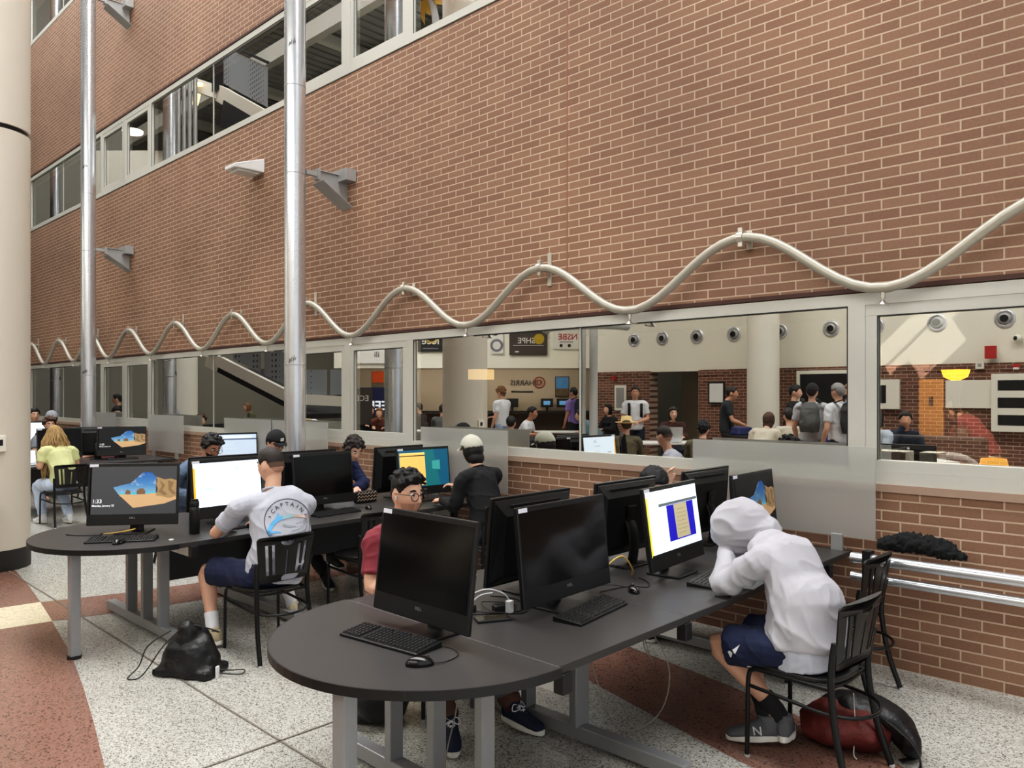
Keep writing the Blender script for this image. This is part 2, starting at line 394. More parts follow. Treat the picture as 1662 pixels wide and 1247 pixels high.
# ------------------------------------------------------------------ the wavy pipe on the wall
wt = thing('wavy_pipe', 'long cream pipe bent into waves along the brick wall', 'pipe', (0, 5.16, 0))
pts = []
N = 14*16
for i in range(N+1):
    x = 1.0-(1.0+22.6)*i/N
    pts.append((x, 0, 2.672+.228*math.cos(2*PI*(x+2.633)/1.937)))
w_ = MB(); w_.tube(pts, .034, 12); w_.build('pipe', M_PIPE, wt)
for k in range(-1, 11):
    xc = -2.633-1.937*k
    c = MB(); c.tube([(xc-.022, 0, 2.9), (xc+.022, 0, 2.9)], .043, 14); c.box((xc, .06, 2.9), (.035, .13, .05))
    c.box((xc, 0, 2.95), (.036, .04, .04)); c.box((xc, 0, 2.85), (.036, .04, .04)); c.box((xc, .133, 2.9), (.045, .014, .3 if k % 2 else .14))
    c.build('clamp', M_CLAMP, wt, .004)
    xt = xc+.9685
    h = MB(); h.tube([(xt, 0, 2.42), (xt, 0, 2.378)], .014, 10); h.tube([(xt, 0, 2.38), (xt, 0, 2.366)], .007, 8); h.tube([(xt, 0, 2.368), (xt, 0, 2.358), (xt, 0, 2.338)], [.01, .016, .036], 14); h.box((xt, .05, 2.345), (.02, .09, .012))
    h.build('foot', M_CLAMP, wt)
# ------------------------------------------------------------------ smoke sensor / lamp on the wall
sn = thing('wall_light', 'small white wedge-shaped fixture on the brick wall by the tall post', 'light', (-9.9, W, 4.88))
q = MB(); q.add([(-.17, 0, .12), (.17, 0, .12), (.17, 0, -.07), (-.17, 0, -.07), (-.15, -.42, -.02), (.15, -.42, -.02), (.14, -.42, -.07), (-.14, -.42, -.07)],
      [(0, 1, 2, 3), (4, 7, 6, 5), (0, 4, 5, 1), (3, 2, 6, 7), (1, 5, 6, 2), (0, 3, 7, 4)]); q.build('housing', mat('fixture white', (228, 228, 226), .4), sn, .012)
q = MB(); q.box((0, -.2, -.085), (.24, .3, .03)); q.build('diffuser', mat('fixture lens', (205, 205, 200), .3), sn, .01)
# ------------------------------------------------------------------ the big round column with its thermostat
cl = thing('round_column', 'thick cream round column beside the beige bin', 'column', (-9.30, 2.0, 0))
q = MB(); q.tube([(0, 0, .21), (0, 0, 4.42)], .37, 48); q.build('lower_shaft', M_COL, cl)
q = MB(); q.tube([(0, 0, 4.42), (0, 0, 4.47)], .345, 48); q.build('shadow_joint', M_BLACK, cl)
q = MB(); q.tube([(0, 0, 4.47), (0, 0, 16)], .37, 48); q.build('upper_shaft', M_COL, cl)
q = MB(); q.tube([(0, 0, 0), (0, 0, .21)], .375, 48); q.build('base_band', mat('black vinyl base', (38, 36, 34), .5), cl)
th = thing('thermostat', 'white thermostat box fixed on the thick round column', 'thermostat', (-9.30, 2.0, 1.28))
an = math.atan2(-2.0, 9.3)+R(13)
Mt = Matrix.Rotation(an, 4, 'Z') @ Matrix.Translation((.37+.016, 0, 0))
q = MB(); q.box((0, 0, 0), (.034, .12, .16), Mt); q.build('housing', mat('off white plastic', (226, 220, 206), .4), th, .006)
q = MB(); q.box((.018, .008, .01), (.004, .05, .06), Mt); q.build('display', M_BLACK, th)
# beige waste bin at the frame's edge
bn = thing('waste_bin', 'beige waste bin with black liner against the round column', 'bin', (-8.72, 1.70, 0), R(-12))
q = MB(); q.box((0, 0, .29), (.38, .38, .58), taper=1.12); q.build('body', mat('beige plastic', (214, 200, 158), .5), bn, .02)
q = MB()
n = 40; prof = []
vs = []
for k, (zz, rr) in enumerate(((.5, 1.0), (.62, 1.04), (.69, 1.12), (.70, 1.02), (.6, .9))):
    for j in range(n):
        a = 2*PI*j/n; ca, sa = math.cos(a), math.sin(a); e = .215/max(abs(ca), abs(sa))*(.92+.08*abs(math.sin(2*a)))
        wob = 1+.03*math.sin(a*9+k)+.02*random.random()
        vs.append((ca*e*rr*wob, sa*e*rr*wob, zz+.015*math.sin(a*7+k*2)))
fs = [(k*n+j, k*n+(j+1) % n, (k+1)*n+(j+1) % n, (k+1)*n+j) for k in range(4) for j in range(n)]
q.add(vs, fs, None, 0, True); q.build('bin_liner', mat('black bag plastic', (26, 26, 28), .3), bn)
# two steel rails along the wall at the right
rl = thing('wall_rail', 'pair of galvanised pipes running level along the brick wall', 'rail', (-1.70, 5.0, 0))
for z in (.74, .625):
    q = MB(); q.tube([(-.1, 0, z), (3.4, 0, z)], .034 if z > .7 else .029, 16); q.build('pipe', M_STEEL, rl)
q = MB(); q.box((.0, 0, .685), (.05, .07, .22)); q.box((.0, .15, .685), (.04, .3, .05)); q.build('bracket', M_BLACK, rl)
q = MB(); q.box((1.9, 0, .685), (.05, .07, .22)); q.box((1.9, .15, .685), (.04, .3, .05)); q.build('bracket', M_BLACK, rl)
# ------------------------------------------------------------------ desks
M_TOP = mat('charcoal laminate', (56, 54, 53), .40, 0, .14, 260)
M_EDGE = mat('black edge band', (19, 18, 18), .45)
M_LEG = mat('silver grey powder coat', (150, 151, 152), .42, .35, .05)
M_BEAM = mat('pale grey beam', (226, 226, 222), .5)
M_PANEL = mat('dark grey panel', (62, 62, 64), .6)
M_PLAST = mat('black plastic', (13, 13, 14), .42, 0, .1, 90, .05, 600)
M_PLASTG = mat('glossy black plastic', (13, 13, 14), .18)
M_CORD = mat('black cord', (17, 17, 17), .5)
def desk(name, label, xe, y0, y1, frames, leg=(.2, -.64), rounded=True, joints=()):
    t = thing(name, label, 'desk', (xe-.70, y0, 0)); L = y1-y0
    ye = 0.
    if rounded:
        ye = .0
        pts = [(.70*math.cos(a), .70*math.sin(a)*1.02) for a in [PI+PI*k/36 for k in range(37)]]
        q = MB(); q.prism(pts, .712, .742); q.build('round_end', [M_TOP], t)
        eb = MB()
        ring = [V((.705*math.cos(PI+PI*k/36), .705*1.02*math.sin(PI+PI*k/36), 0)) for k in range(37)]
        inn = [V((.695*math.cos(PI+PI*k/36), .695*1.02*math.sin(PI+PI*k/36), 0)) for k in range(37)]
        vs = []; n = 37
        for P, z in ((ring, .706), (ring, .7415), (inn, .7415), (inn, .706)): vs += [p+V((0, 0, z)) for p in P]
        fs = []
        for a in range(4):
            for k in range(n-1): fs.append((a*n+k, a*n+k+1, ((a+1) % 4)*n+k+1, ((a+1) % 4)*n+k))
        fs += [(0, n, 2*n, 3*n), (n-1, 4*n-1, 3*n-1, 2*n-1)]
        eb.add(vs, fs); eb.build('edge_band', M_EDGE, t)
        q = MB(); q.tube([(leg[0], leg[1], .0), (leg[0], leg[1], .02)], .045, 16); q.build('foot_pad', M_BLACK, t)
        q = MB(); q.box((leg[0], leg[1], .365), (.075, .06, .69)); q.build('leg', M_LEG, t, .004)
    yy = [0.0]+list(joints)+[L]
    for a, b_ in zip(yy[:-1], yy[1:]):
        q = MB(); q.box((0, (a+b_)/2, .7245), (1.375, b_-a-.001, .035)); q.build('worktop', M_TOP, t, .004)
    for y, posts in frames:
        fr = MB(); fr.box((0, y, .055), (1.46, .07, .07)); o = fr.build('foot_rail', M_LEG, t, .006)
        for px, pw in posts:
            fr = MB(); fr.box((px, y, .395), (.045, pw, .62)); fr.build('post', M_LEG, t, .004)
        bm = MB(); bm.box((0, y+.06, .67), (1.30, .05, .075)); bm.build('cross_beam', M_BEAM, t, .003)
        for sx in (-1, 1):
            c = MB(); c.box((sx*.675, y+.06, .67), (.05, .055, .08)); c.build('beam_cap', M_BLACK, t, .004)
    q = MB(); q.box((0, L/2+.05, .515), (.02, L-.3, .36)); q.build('modesty_panel', M_PANEL, t)
    return t
FR = lambda y: (y, ((-.29, .075), (.01, .075), (.31, .075)))
desk('computer_desk', 'nearest charcoal computer desk with a rounded end and silver legs', -1.86, 2.22, 5.22, [FR(-.02), (.86, ((.1, .11), (-.25, .075))), (2.55, ((.35, .06), (-.3, .06)))], (.2, -.62), joints=(.93,))
desk('computer_desk', 'second rounded charcoal computer desk, where the grey T-shirt student works', -5.30, 2.25, 5.22, [FR(.05), (.9, ((.1, .11), (-.25, .075))), (2.5, ((.35, .06), (-.3, .06)))], (.32, -.54), joints=(.93,))
desk('computer_desk', 'far charcoal computer desk where the blonde student sits', -12.36, 2.9, 5.22, [FR(.05), (2.0, ((.1, .11), (-.25, .075)))], rounded=True)
desk('computer_desk', 'short charcoal desk at the wall behind the denim jacket student', -9.1, 4.25, 5.22, [FR(.2)], rounded=False)
desk('computer_desk', 'farthest charcoal desk, in front of the grey beanie student', -15.8, 3.3, 5.22, [FR(.2)], rounded=False)
# frosted screens on the desk ends
M_FROST = frosted_mat('frosted acrylic', (226, 226, 222))
def screen(x0, x1, y, label, z0=.835, z1=1.43):
    t = thing('desk_screen', label, 'screen', ((x0+x1)/2, y, 0), group='frosted screens along the wall')
    q = MB(); q.box((0, 0, (z0+z1)/2), (x1-x0, .008, z1-z0)); q.build('panel', M_FROST, t, .001)
    for sx in (-1, 1):
        c = MB(); c.box((sx*((x1-x0)/2-.24), -.006, .795), (.075, .028, .11)); c.build('clip', M_STEELD, t, .003)
    return t
screen(-3.03, -1.712, 5.17, 'frosted screen clipped to the end of the nearest desk')
screen(-6.24, -4.98, 5.17, 'frosted screen behind the woman in the pale cap')
screen(-9.29, -7.98, 5.17, 'frosted screen behind the student in the black cap')
screen(-10.65, -9.33, 5.17, 'frosted screen beside the pale lit monitor at the wall')
screen(-13.4, -12.02, 5.17, 'frosted screen behind the far beach monitor')
screen(-16.3, -14.9, 5.17, 'frosted screen behind the student in a grey beanie')
# ------------------------------------------------------------------ chairs
M_CHF = mat('black chair tube', (22, 22, 22), .35, .3)
M_CHB = mat('black chair laminate', (26, 25, 24), .4)
def cut_plate(outer, holes, th):
    c = bpy.data.curves.new('plate', 'CURVE'); c.dimensions = '2D'; c.fill_mode = 'BOTH'; c.extrude = th/2
    for loop in [outer]+holes:
        s = c.splines.new('POLY'); s.points.add(len(loop)-1); s.use_cyclic_u = True
        for p, q in zip(s.points, loop): p.co = (q[0], q[1], 0, 1)
    o = bpy.data.objects.new('plate', c); COL.objects.link(o)
    me = bpy.data.meshes.new_from_object(o.evaluated_get(bpy.context.evaluated_depsgraph_get()))
    vs = [v.co.copy() for v in me.vertices]; fs = [tuple(p.vertices) for p in me.polygons]
    bpy.data.objects.remove(o); bpy.data.curves.remove(c); bpy.data.meshes.remove(me)
    return vs, fs
def rrect(w0, w1, h, r=.025):
    o = []
    for cx, cy, a0 in ((w1/2-r, h/2-r, 0), (-w1/2+r, h/2-r, 90), (-w0/2+r, -h/2+r, 180), (w0/2-r, -h/2+r, 270)):
        for k in range(6): a = R(a0+18*k); o.append((cx+r*math.cos(a), cy+r*math.sin(a)))
    return o
def seg_outer(w0, w1, h, r=.025):
    o = rrect(w0, w1, h, r)
    out = []
    for i in range(len(o)):
        a, b_ = o[i], o[(i+1) % len(o)]
        d = math.hypot(b_[0]-a[0], b_[1]-a[1]); k = max(1, int(d/.03))
        out += [(a[0]+(b_[0]-a[0])*j/k, a[1]+(b_[1]-a[1])*j/k) for j in range(k)]
    return out
def slot(x, y0, y1, w, lean): return [(x-w/2, y0), (x+w/2, y0), (x+w/2+lean, y1), (x-w/2+lean, y1)]
PLATE = cut_plate(seg_outer(.355, .425, .31), [slot(-.128, -.105, .10, .027, -.014), slot(-.082, -.105, .10, .027, -.010), slot(.125, -.105, .10, .022, .024), slot(.083, -.105, .10, .022, .022), slot(.0, -.105, .055, .014, 0),
    [(.055*math.cos(PI+PI*k/10), .118+.032*math.sin(PI+PI*k/10)) for k in range(11)]], .008)
def chair(label, loc, rz, group='black metal chairs at the desks'):
    t = thing('chair', label, 'chair', (*loc, 0), rz, group)
    q = MB()
    n = 32; ring = []
    for k in range(n):
        a = 2*PI*k/n; ca, sa = math.cos(a), math.sin(a); e = (abs(ca)**3.2+abs(sa)**3.2)**(-1/3.2)
        ring.append((ca*e*.205+.005, sa*e*(.205-.015*(-ca))))
    q.prism(ring, .445, .468); q.build('seat', M_CHB, t, .006)
    vs, fs = PLATE
    q = MB(); vv = []
    for v in vs:
        y, z = v.x, v.y; bend = -.03*(1-(y/.2)**2)
        vv.append(V((-.222-(z+.155)*.17+bend*1.0+v.z+.02, y, .675+z)))
    q.add(vv, fs); q.build('backrest', M_CHB, t)
    for s in (-1, 1):
        q = MB(); q.tube(crom([(.215, s*.205, 0), (.213, s*.203, .2), (.21, s*.2, .39), (.185, s*.197, .432), (.12, s*.195, .437), (-.1, s*.19, .437), (-.19, s*.187, .437)], 3), .0115, 8); q.build('front_leg', M_CHF, t)
        q = MB(); q.tube(crom([(-.30, s*.215, 0), (-.235, s*.20, .2), (-.2, s*.188, .42), (-.203, s*.19, .55), (-.222, s*.20, .655)], 3), [(.016, .009)]*13, 8); q.build('rear_leg', M_CHF, t)
        q = MB(); q.tube([(.215, s*.205, 0), (.215, s*.205, .012)], .014, 8); q.tube([(-.30, s*.215, 0), (-.297, s*.2145, .012)], .015, 8); q.build('glide', mat('glide white', (190, 190, 190), .4), t)
    pts = [(.212, -.2, .35), (.0, -.197, .335), (-.14, -.195, .325)]+[(-.16-.16*math.sin(a), -.19*math.cos(a), .325-.01*math.sin(a)) for a in [PI*k/12 for k in range(1, 12)]]+[(-.14, .195, .325), (.0, .197, .335), (.212, .2, .35)]
    q = MB(); q.tube(pts, .009, 8); q.build('stretcher', M_CHF, t)
    q = MB(); q.tube([(-.18, -.187, .437), (-.19, 0, .43), (-.18, .187, .437)], .01, 6); q.build('seat_bar', M_CHF, t); q = MB(); q.tube([(.15, -.197, .435), (.16, 0, .43), (.15, .197, .435)], .01, 6); q.build('seat_bar', M_CHF, t)
    return t
ch = chair('black chair under the student in the pale hoodie', (-1.53, 3.70), R(175))
chairs = [((-4.90, 2.69), 180, 'black chair under the student in the grey T-shirt'),
 ((-5.27, 3.76), 181, 'empty black chair pushed up to the second desk'),
 ((-1.80, 4.74), 178, 'empty black chair by the wall at the nearest desk'),
 ((-4.85, 4.72), 180, 'black chair under the woman in the pale cap'),
 ((-3.44, 2.88), 2, 'black chair under the student in the maroon T-shirt'),
 ((-3.70, 4.82), 0, 'black chair under the dark-haired student bent over near the wall'),
 ((-7.25, 4.6), 0, 'black chair under the student in the navy hoodie'),
 ((-7.42, 3.95), 0, 'black chair under the student in the black cap'),
 ((-7.95, 3.45), 0, 'black chair under the student in the denim jacket'),
 ((-11.62, 3.36), 186, 'black chair under the blonde student'),
 ((-13.95, 4.55), 0, 'black chair under the student in the red shirt'),
 ((-15.2, 4.25), 180, 'black chair under the student in the grey beanie')]
for (x, y), a, lb in chairs: dup(ch, (x, y, 0), R(a), lb)
# ------------------------------------------------------------------ all-in-one computers
M_SCR = mat('switched off screen', (11, 12, 12), .12, 0, .05, 60, spec=.35)
M_BEZ = mat('monitor bezel', (25, 26, 27), .36, 0, .05)
M_STK = mat('white sticker', (226, 226, 236), .6)
M_LOGO = mat('silver logo', (175, 175, 172), .3, .6)
def em(name, rgb, e=1.0):
    return mat(name, rgb, .4, 0, .02, 5, emit=e)
def rnd_pts(pts, amp, sub, seed):
    r = random.Random(seed); out = []
    for i in range(len(pts)-1):
        a, b_ = pts[i], pts[i+1]
        for k in range(sub):
            t = k/sub; out.append((a[0]+(b_[0]-a[0])*t+(r.uniform(-amp, amp) if k else 0), a[1]+(b_[1]-a[1])*t+(r.uniform(-amp, amp) if k else 0)))
    out.append(pts[-1]); return out
SKY = None
def sky_mat(e):
    n_ = 'beach sky %.2f' % e
    if n_ in MATS: return MATS[n_]
    m, n, b = nodes_of(n_)
    tc = n.nodes.new('ShaderNodeTexCoord'); sp = n.nodes.new('ShaderNodeSeparateXYZ'); n.links.new(tc.outputs['Object'], sp.inputs[0])
    mr = n.nodes.new('ShaderNodeMapRange'); mr.inputs[1].default_value = .28; mr.inputs[2].default_value = .45; n.links.new(sp.outputs['Z'], mr.inputs[0])
    cr = n.nodes.new('ShaderNodeValToRGB'); el = cr.color_ramp.elements
    el[0].color = (*lin((170, 214, 240)), 1); el[1].color = (*lin((44, 110, 200)), 1); x = el.new(.45); x.color = (*lin((92, 162, 226)), 1)
    n.links.new(mr.outputs[0], cr.inputs[0])
    nz = n.nodes.new('ShaderNodeTexNoise'); nz.inputs['Scale'].default_value = 22; nz.inputs['Detail'].default_value = 6; n.links.new(tc.outputs['Object'], nz.inputs['Vector'])
    r2 = n.nodes.new('ShaderNodeMapRange'); r2.inputs[1].default_value = .54; r2.inputs[2].default_value = .75; r2.inputs[4].default_value = .8; n.links.new(nz.outputs['Fac'], r2.inputs[0])
    mx = n.nodes.new('ShaderNodeMix'); mx.data_type = 'RGBA'; n.links.new(r2.outputs[0], mx.inputs[0]); n.links.new(cr.outputs[0], mx.inputs[6]); mx.inputs[7].default_value = (.9, .95, 1, 1)
    n.links.new(mx.outputs[2], b.inputs['Emission Color']); b.inputs['Emission Strength'].default_value = e; b.inputs['Base Color'].default_value = (0, 0, 0, 1)
    return m
SC = (.0325, .0)     # local x of the screen face
def scr(t, name, polys, m, dz, parent=None):
    """flat picture elements on the screen, in screen metres (x right, y up from the screen's lower left)"""
    q = MB(); q_M = t['_M']
    return None
def aio(label, loc, yaw, content='off', stand=True, tilt=6, group='black all-in-one computers on the desks', wd_=.615, vis=True):
    t = thing('computer', label, 'computer', loc, yaw, group)
    Mt = Matrix.Translation((0, 0, .06)) @ Matrix.Rotation(R(-tilt), 4, 'Y')
    w, h = wd_, .455
    # thin front frame, tapering back shell
    q = MB(); q.box((.012, 0, h/2), (.022, w, h), Mt); q.build('front_frame', M_BEZ, t, .004)
    q = MB()
    vs = [Mt @ V(p) for p in ((.001, -w/2+.004, .006), (.001, w/2-.004, .006), (.001, w/2-.004, h-.006), (.001, -w/2+.004, h-.006), (-.045, -w/2+.07, .06), (-.045, w/2-.07, .06), (-.038, w/2-.07, h-.09), (-.038, -w/2+.07, h-.09))]
    q.add(vs, [(0, 1, 2, 3), (7, 6, 5, 4), (0, 4, 5, 1), (1, 5, 6, 2), (2, 6, 7, 3), (3, 7, 4, 0)]); q.build('back_shell', M_PLAST, t, .012)
    q = MB(); q.box((-.0185, 0, h-.045), (.016, w*.62, .012), Mt); q.build('vent_slot', mat('slot black', (4, 4, 4), .6), t)
    q = MB(); q.box((-.047, .0, h*.5), (.012, .085, .16), Mt); q.tube([(-.05, 0, h*.5+.03), (-.057, 0, h*.5+.03)], .026, 20, Mt, 0); q.build('stand_mount', M_PLASTG, t, .004)
    sw, sh = w-.03, h-.105; y0, z0 = -sw/2, .08
    q = MB(); q.add([(.0236, y0, z0), (.0236, y0+sw, z0), (.0236, y0+sw, z0+sh), (.0236, y0, z0+sh)], [(0, 1, 2, 3)], Mt); q.build('screen', M_SCR, t)
    q = MB(); q.add([(.0238, -w/2+.01, h-.026), (.0238, -w/2+.072, h-.026), (.0238, -w/2+.072, h-.006), (.0238, -w/2+.01, h-.006)], [(0, 1, 2, 3)], Mt); q.build('asset_sticker', M_STK, t)
    q = MB(); q.text('DELL', .019, Mt @ face(.0238, 0, .052), bold=.012); q.build('maker_logo', M_LOGO, t)
    q = MB(); q.add([(.0234, -w/2+.0, .068), (.0234, w/2, .068), (.0234, w/2, .0695), (.0234, -w/2, .0695)], [(0, 1, 2, 3)], Mt); q.build('chin_seam', M_BLACK, t)
    q = MB(); q.tube([(.0236, 0, h-.013), (.0242, 0, h-.013)], .004, 10, Mt); q.build('camera_lens', mat('lens grey', (60, 60, 58), .2), t)
    q = MB(); q.sweep([(-.05, 0, .30), (-.085, 0, .2), (-.09, 0, .1), (-.075, 0, .006)], [(.05, .014)]*4, 4, 10, (0, 1, 0)); q.build('stand_neck', M_PLAST, t)
    q = MB(); q.box((-.03, 0, .006), (.21, .23, .012)); q.build('stand_base', M_PLAST, t, .005)
    k = [0]
    def lay(name, polys, m):
        k[0] += 1; q = MB(); x = .0238+.00025*k[0]
        for P in polys: q.add([(x, y0+px*sw, z0+py*sh) for px, py in P], [tuple(range(len(P)))], Mt)
        return q.build(name, m, t)
    def rect(a, b_, c, d): return [(a, b_), (c, b_), (c, d), (a, d)]
    def txt(name, s, size, px, py, m, align='LEFT', bold=0.):
        k[0] += 1; q = MB(); q.text(s, size, Mt @ face(.0238+.00025*k[0], y0+px*sw, z0+py*sh), align=align, bold=bold); return q.build(name, m, t)
    if content.startswith('beach'):
        e = {'beach': .75, 'beachdark': .7, 'beachdim': .35}[content]
        if content == 'beach': lay('wallpaper', [rect(0.02, 0, 1, 1)], em('cave dark', (66, 67, 70), .35))
        else: lay('wallpaper', [rect(0.02, 0, 1, 1)], em('cave darker', (12, 13, 15), .3))
        up = rnd_pts([(.27, .56), (.34, .60), (.47, .645), (.52, .74), (.60, .86), (.66, .885), (.72, .86), (.76, .78)], .006, 3, 1)
        lay('sky', [up+[(.76, .40), (.34, .40)]], sky_mat(e))
        lay('sea', [[(.33, .45), (.76, .475), (.76, .40), (.35, .37)]], em('sea %.2f' % e, (74, 160, 184), e))
        sd = rnd_pts([(.27, .56), (.30, .47), (.35, .405), (.46, .30), (.505, .13)], .008, 3, 4)
        lay('sand', [[(.33, .42), (.505, .13), (.86, .21), (1, .30), (1, .42), (.76, .44), (.55, .405)]], em('sand %.2f' % e, (182, 146, 106), e))
        for x, y, w2, h2, sd2 in ((.44, .415, .06, .11, 3), (.59, .415, .10, .14, 9)):
            rr = random.Random(sd2); P = [(x-w2/2, y)]
            for j in range(9): P.append((x-w2/2+w2*j/8, y+h2*(.45+.55*math.sin(PI*(j+.7)/9.4))*rr.uniform(.8, 1.05)))
            P.append((x+w2/2, y)); lay('sea_stack', [P], em('stack %.2f' % e, (112, 84, 62), e*.8))
        lay('arch_rock', [rnd_pts([(.76, .78), (.775, .70), (.765, .6), (.785, .5), (.76, .39), (.84, .36), (.92, .33), (1, .36)], .006, 3, 5)+[(1, .70), (.93, .74), (.86, .72), (.80, .76)]], em('arch %.2f' % e, (150, 122, 86), e*.8))
        for P in ([(.80, .72), (.87, .60), (.84, .5), (.9, .40), (.86, .38), (.79, .46), (.83, .58)], [(.90, .70), (.97, .66), (.94, .52), (1, .42), (.96, .40), (.91, .5)]):
            lay('rock_shadow', [P], em('arch shade %.2f' % e, (122, 98, 68), e*.75))
        if content == 'beach' or content == 'beachdark':
            wm = em('screen white', (235, 235, 235), 1.)
            txt('clock_text', '1:33', .040, .035, .275, wm); txt('date_text', 'Monday, January 23', .0195, .035, .185, wm, bold=.006)
    elif content == 'doc':
        lay('page', [rect(0, 0, 1, 1)], em('page white', (208, 222, 234), .95))
        lay('side_tabs', [rect(0, .0, .028, .9)], em('tab orange', (236, 170, 30), .9))
        lay('task_bar', [rect(0, 0, 1, .028)], em('bar dark', (14, 14, 20), .6))
        g = em('page grey', (190, 202, 208), .95)
        for a in (rect(.60, .80, .68, .88), rect(.48, .66, .66, .69), rect(.50, .47, .66, .49), rect(.14, .40, .27, .47), rect(.4, .3, .6, .32)): lay('page_line', [a], g)
    elif content == 'scan':
        lay('page', [rect(0, 0, 1, 1)], em('page white', (214, 228, 238), 1.02))
        lay('side_tabs', [rect(0, 0, .03, .92)], em('tab yellow', (220, 206, 40), .9))
        lay('tool_strip', [rect(.22, .74, .99, .785)], em('strip grey', (90, 96, 100), .8))
        lay('blue_cloth', [rect(.36, .16, .90, .735)], em('deep blue', (26, 18, 176), .7))
        lay('scanned_sheet', [[(.51, .18), (.78, .18), (.76, .73), (.50, .73)]], em('sheet tan', (176, 164, 130), .75))
        g = em('sheet line', (150, 138, 108), .7)
        for j in range(7): lay('sheet_text', [rect(.54, .25+.065*j, .70+.03*(j % 3), .26+.065*j)], g)
        lay('task_bar', [rect(0, 0, 1, .03)], em('bar dark', (14, 14, 20), .6))
        for j in range(3): lay('page_text', [rect(.06, .93-.05*j, .3+.1*j, .94-.05*j)], em('page grey', (190, 202, 208), .95))
    elif content == 'teal':
        lay('desktop', [rect(0, 0, 1, 1)], em('teal blue', (18, 84, 112), .6))
        lay('desktop_glow', [[(.5, 0), (.82, 0), (.7, 1), (.48, 1)]], em('teal green', (24, 104, 110), .6))
        lay('window_panel', [rect(.02, .03, .52, .93)], em('panel tan', (220, 180, 96), .8))
        lay('window_bar', [rect(.02, .83, .52, .86)], em('panel bar', (80, 66, 40), .6))
        lay('window_bar', [rect(.03, .90, .50, .92)], em('panel bar2', (240, 210, 130), .8))
        lay('window_logo', [[(.66, .46), (.82, .43), (.82, .70), (.66, .68)]], em('logo teal', (60, 146, 140), .7))
    elif content == 'pale':
        lay('page', [rect(0, 0, 1, 1)], em('page pale', (176, 190, 206), .85))
        lay('page_bar', [rect(0, .80, 1, .85)], em('bar slate', (70, 84, 106), .7))
        lay('page_head', [rect(.1, .86, .9, .95)], em('page white2', (206, 214, 222), .9))
        for j in range(3): lay('page_text', [rect(.15, .6-.15*j, .5+.1*j, .62-.15*j)], em('page grey', (190, 202, 208), .95))
    return t
Z = .742
aio('black computer with a dark screen on the rounded end of the nearest desk', (-2.545, 2.11, Z), R(-90), tilt=7, wd_=.625)
aio('black computer with its dark screen behind a keyboard and the white charger', (-2.36, 2.86, Z), R(2), wd_=.68)
aio('computer turned away, its back showing behind the nearest dark screen', (-2.73, 2.98, Z), R(181), 'off')
aio('computer with a scanned sheet on blue, beside the pale hoodie student', (-2.35, 3.83, Z), R(5), 'scan', tilt=8, wd_=.65)
aio('computer turned away, back panel behind the scanned sheet monitor', (-2.74, 3.84, Z), R(180), 'pale')
aio('computer with a dim beach cave picture behind the pale hood', (-2.33, 4.78, Z), R(2), 'beachdim')
aio('computer turned away beside the frosted screen, back panel showing', (-2.74, 4.79, Z), R(180), 'pale')
aio('computer with a bright beach cave picture on the second desk', (-5.96, 2.19, Z), R(-39), 'beach', wd_=.64)
aio('computer with a bright white page, before the grey T-shirt student', (-5.86, 2.88, Z), R(5), 'doc')
aio('computer with a dark screen between the grey T-shirt and maroon students', (-5.86, 3.76, Z), R(2), 'off')
aio('computer with a tan window on teal, before the pale cap woman', (-5.74, 4.80, Z), R(-4), 'teal')
aio('computer turned away beside the teal screen on the second desk', (-6.13, 4.77, Z), R(182), 'pale')
aio('computer turned away behind the dark screen of the second desk', (-6.25, 3.8, Z), R(180), 'off')
aio('computer turned away behind the white page screen', (-6.25, 3.02, Z), R(180), 'off')
aio('computer with a pale blue page by the wall behind the denim student', (-9.72, 4.85, Z), R(-15), 'pale')
aio('far computer with a small bright beach cave picture', (-12.85, 4.55, Z), R(-24), 'beachdark', wd_=.70)
aio('far computer with a dark screen in front of the blonde student', (-13.0, 3.72, Z), R(0), 'off')
aio('far computer turned away between the red shirt student and the beach picture', (-13.15, 4.30, Z), R(160), 'off')
aio('farthest computer with a white page, before the grey beanie student', (-16.5, 4.2, Z), R(-6), 'doc')
aio('far dark computer next to the blonde student on its rounded desk end', (-13.05, 2.85, Z), R(-10), 'off')
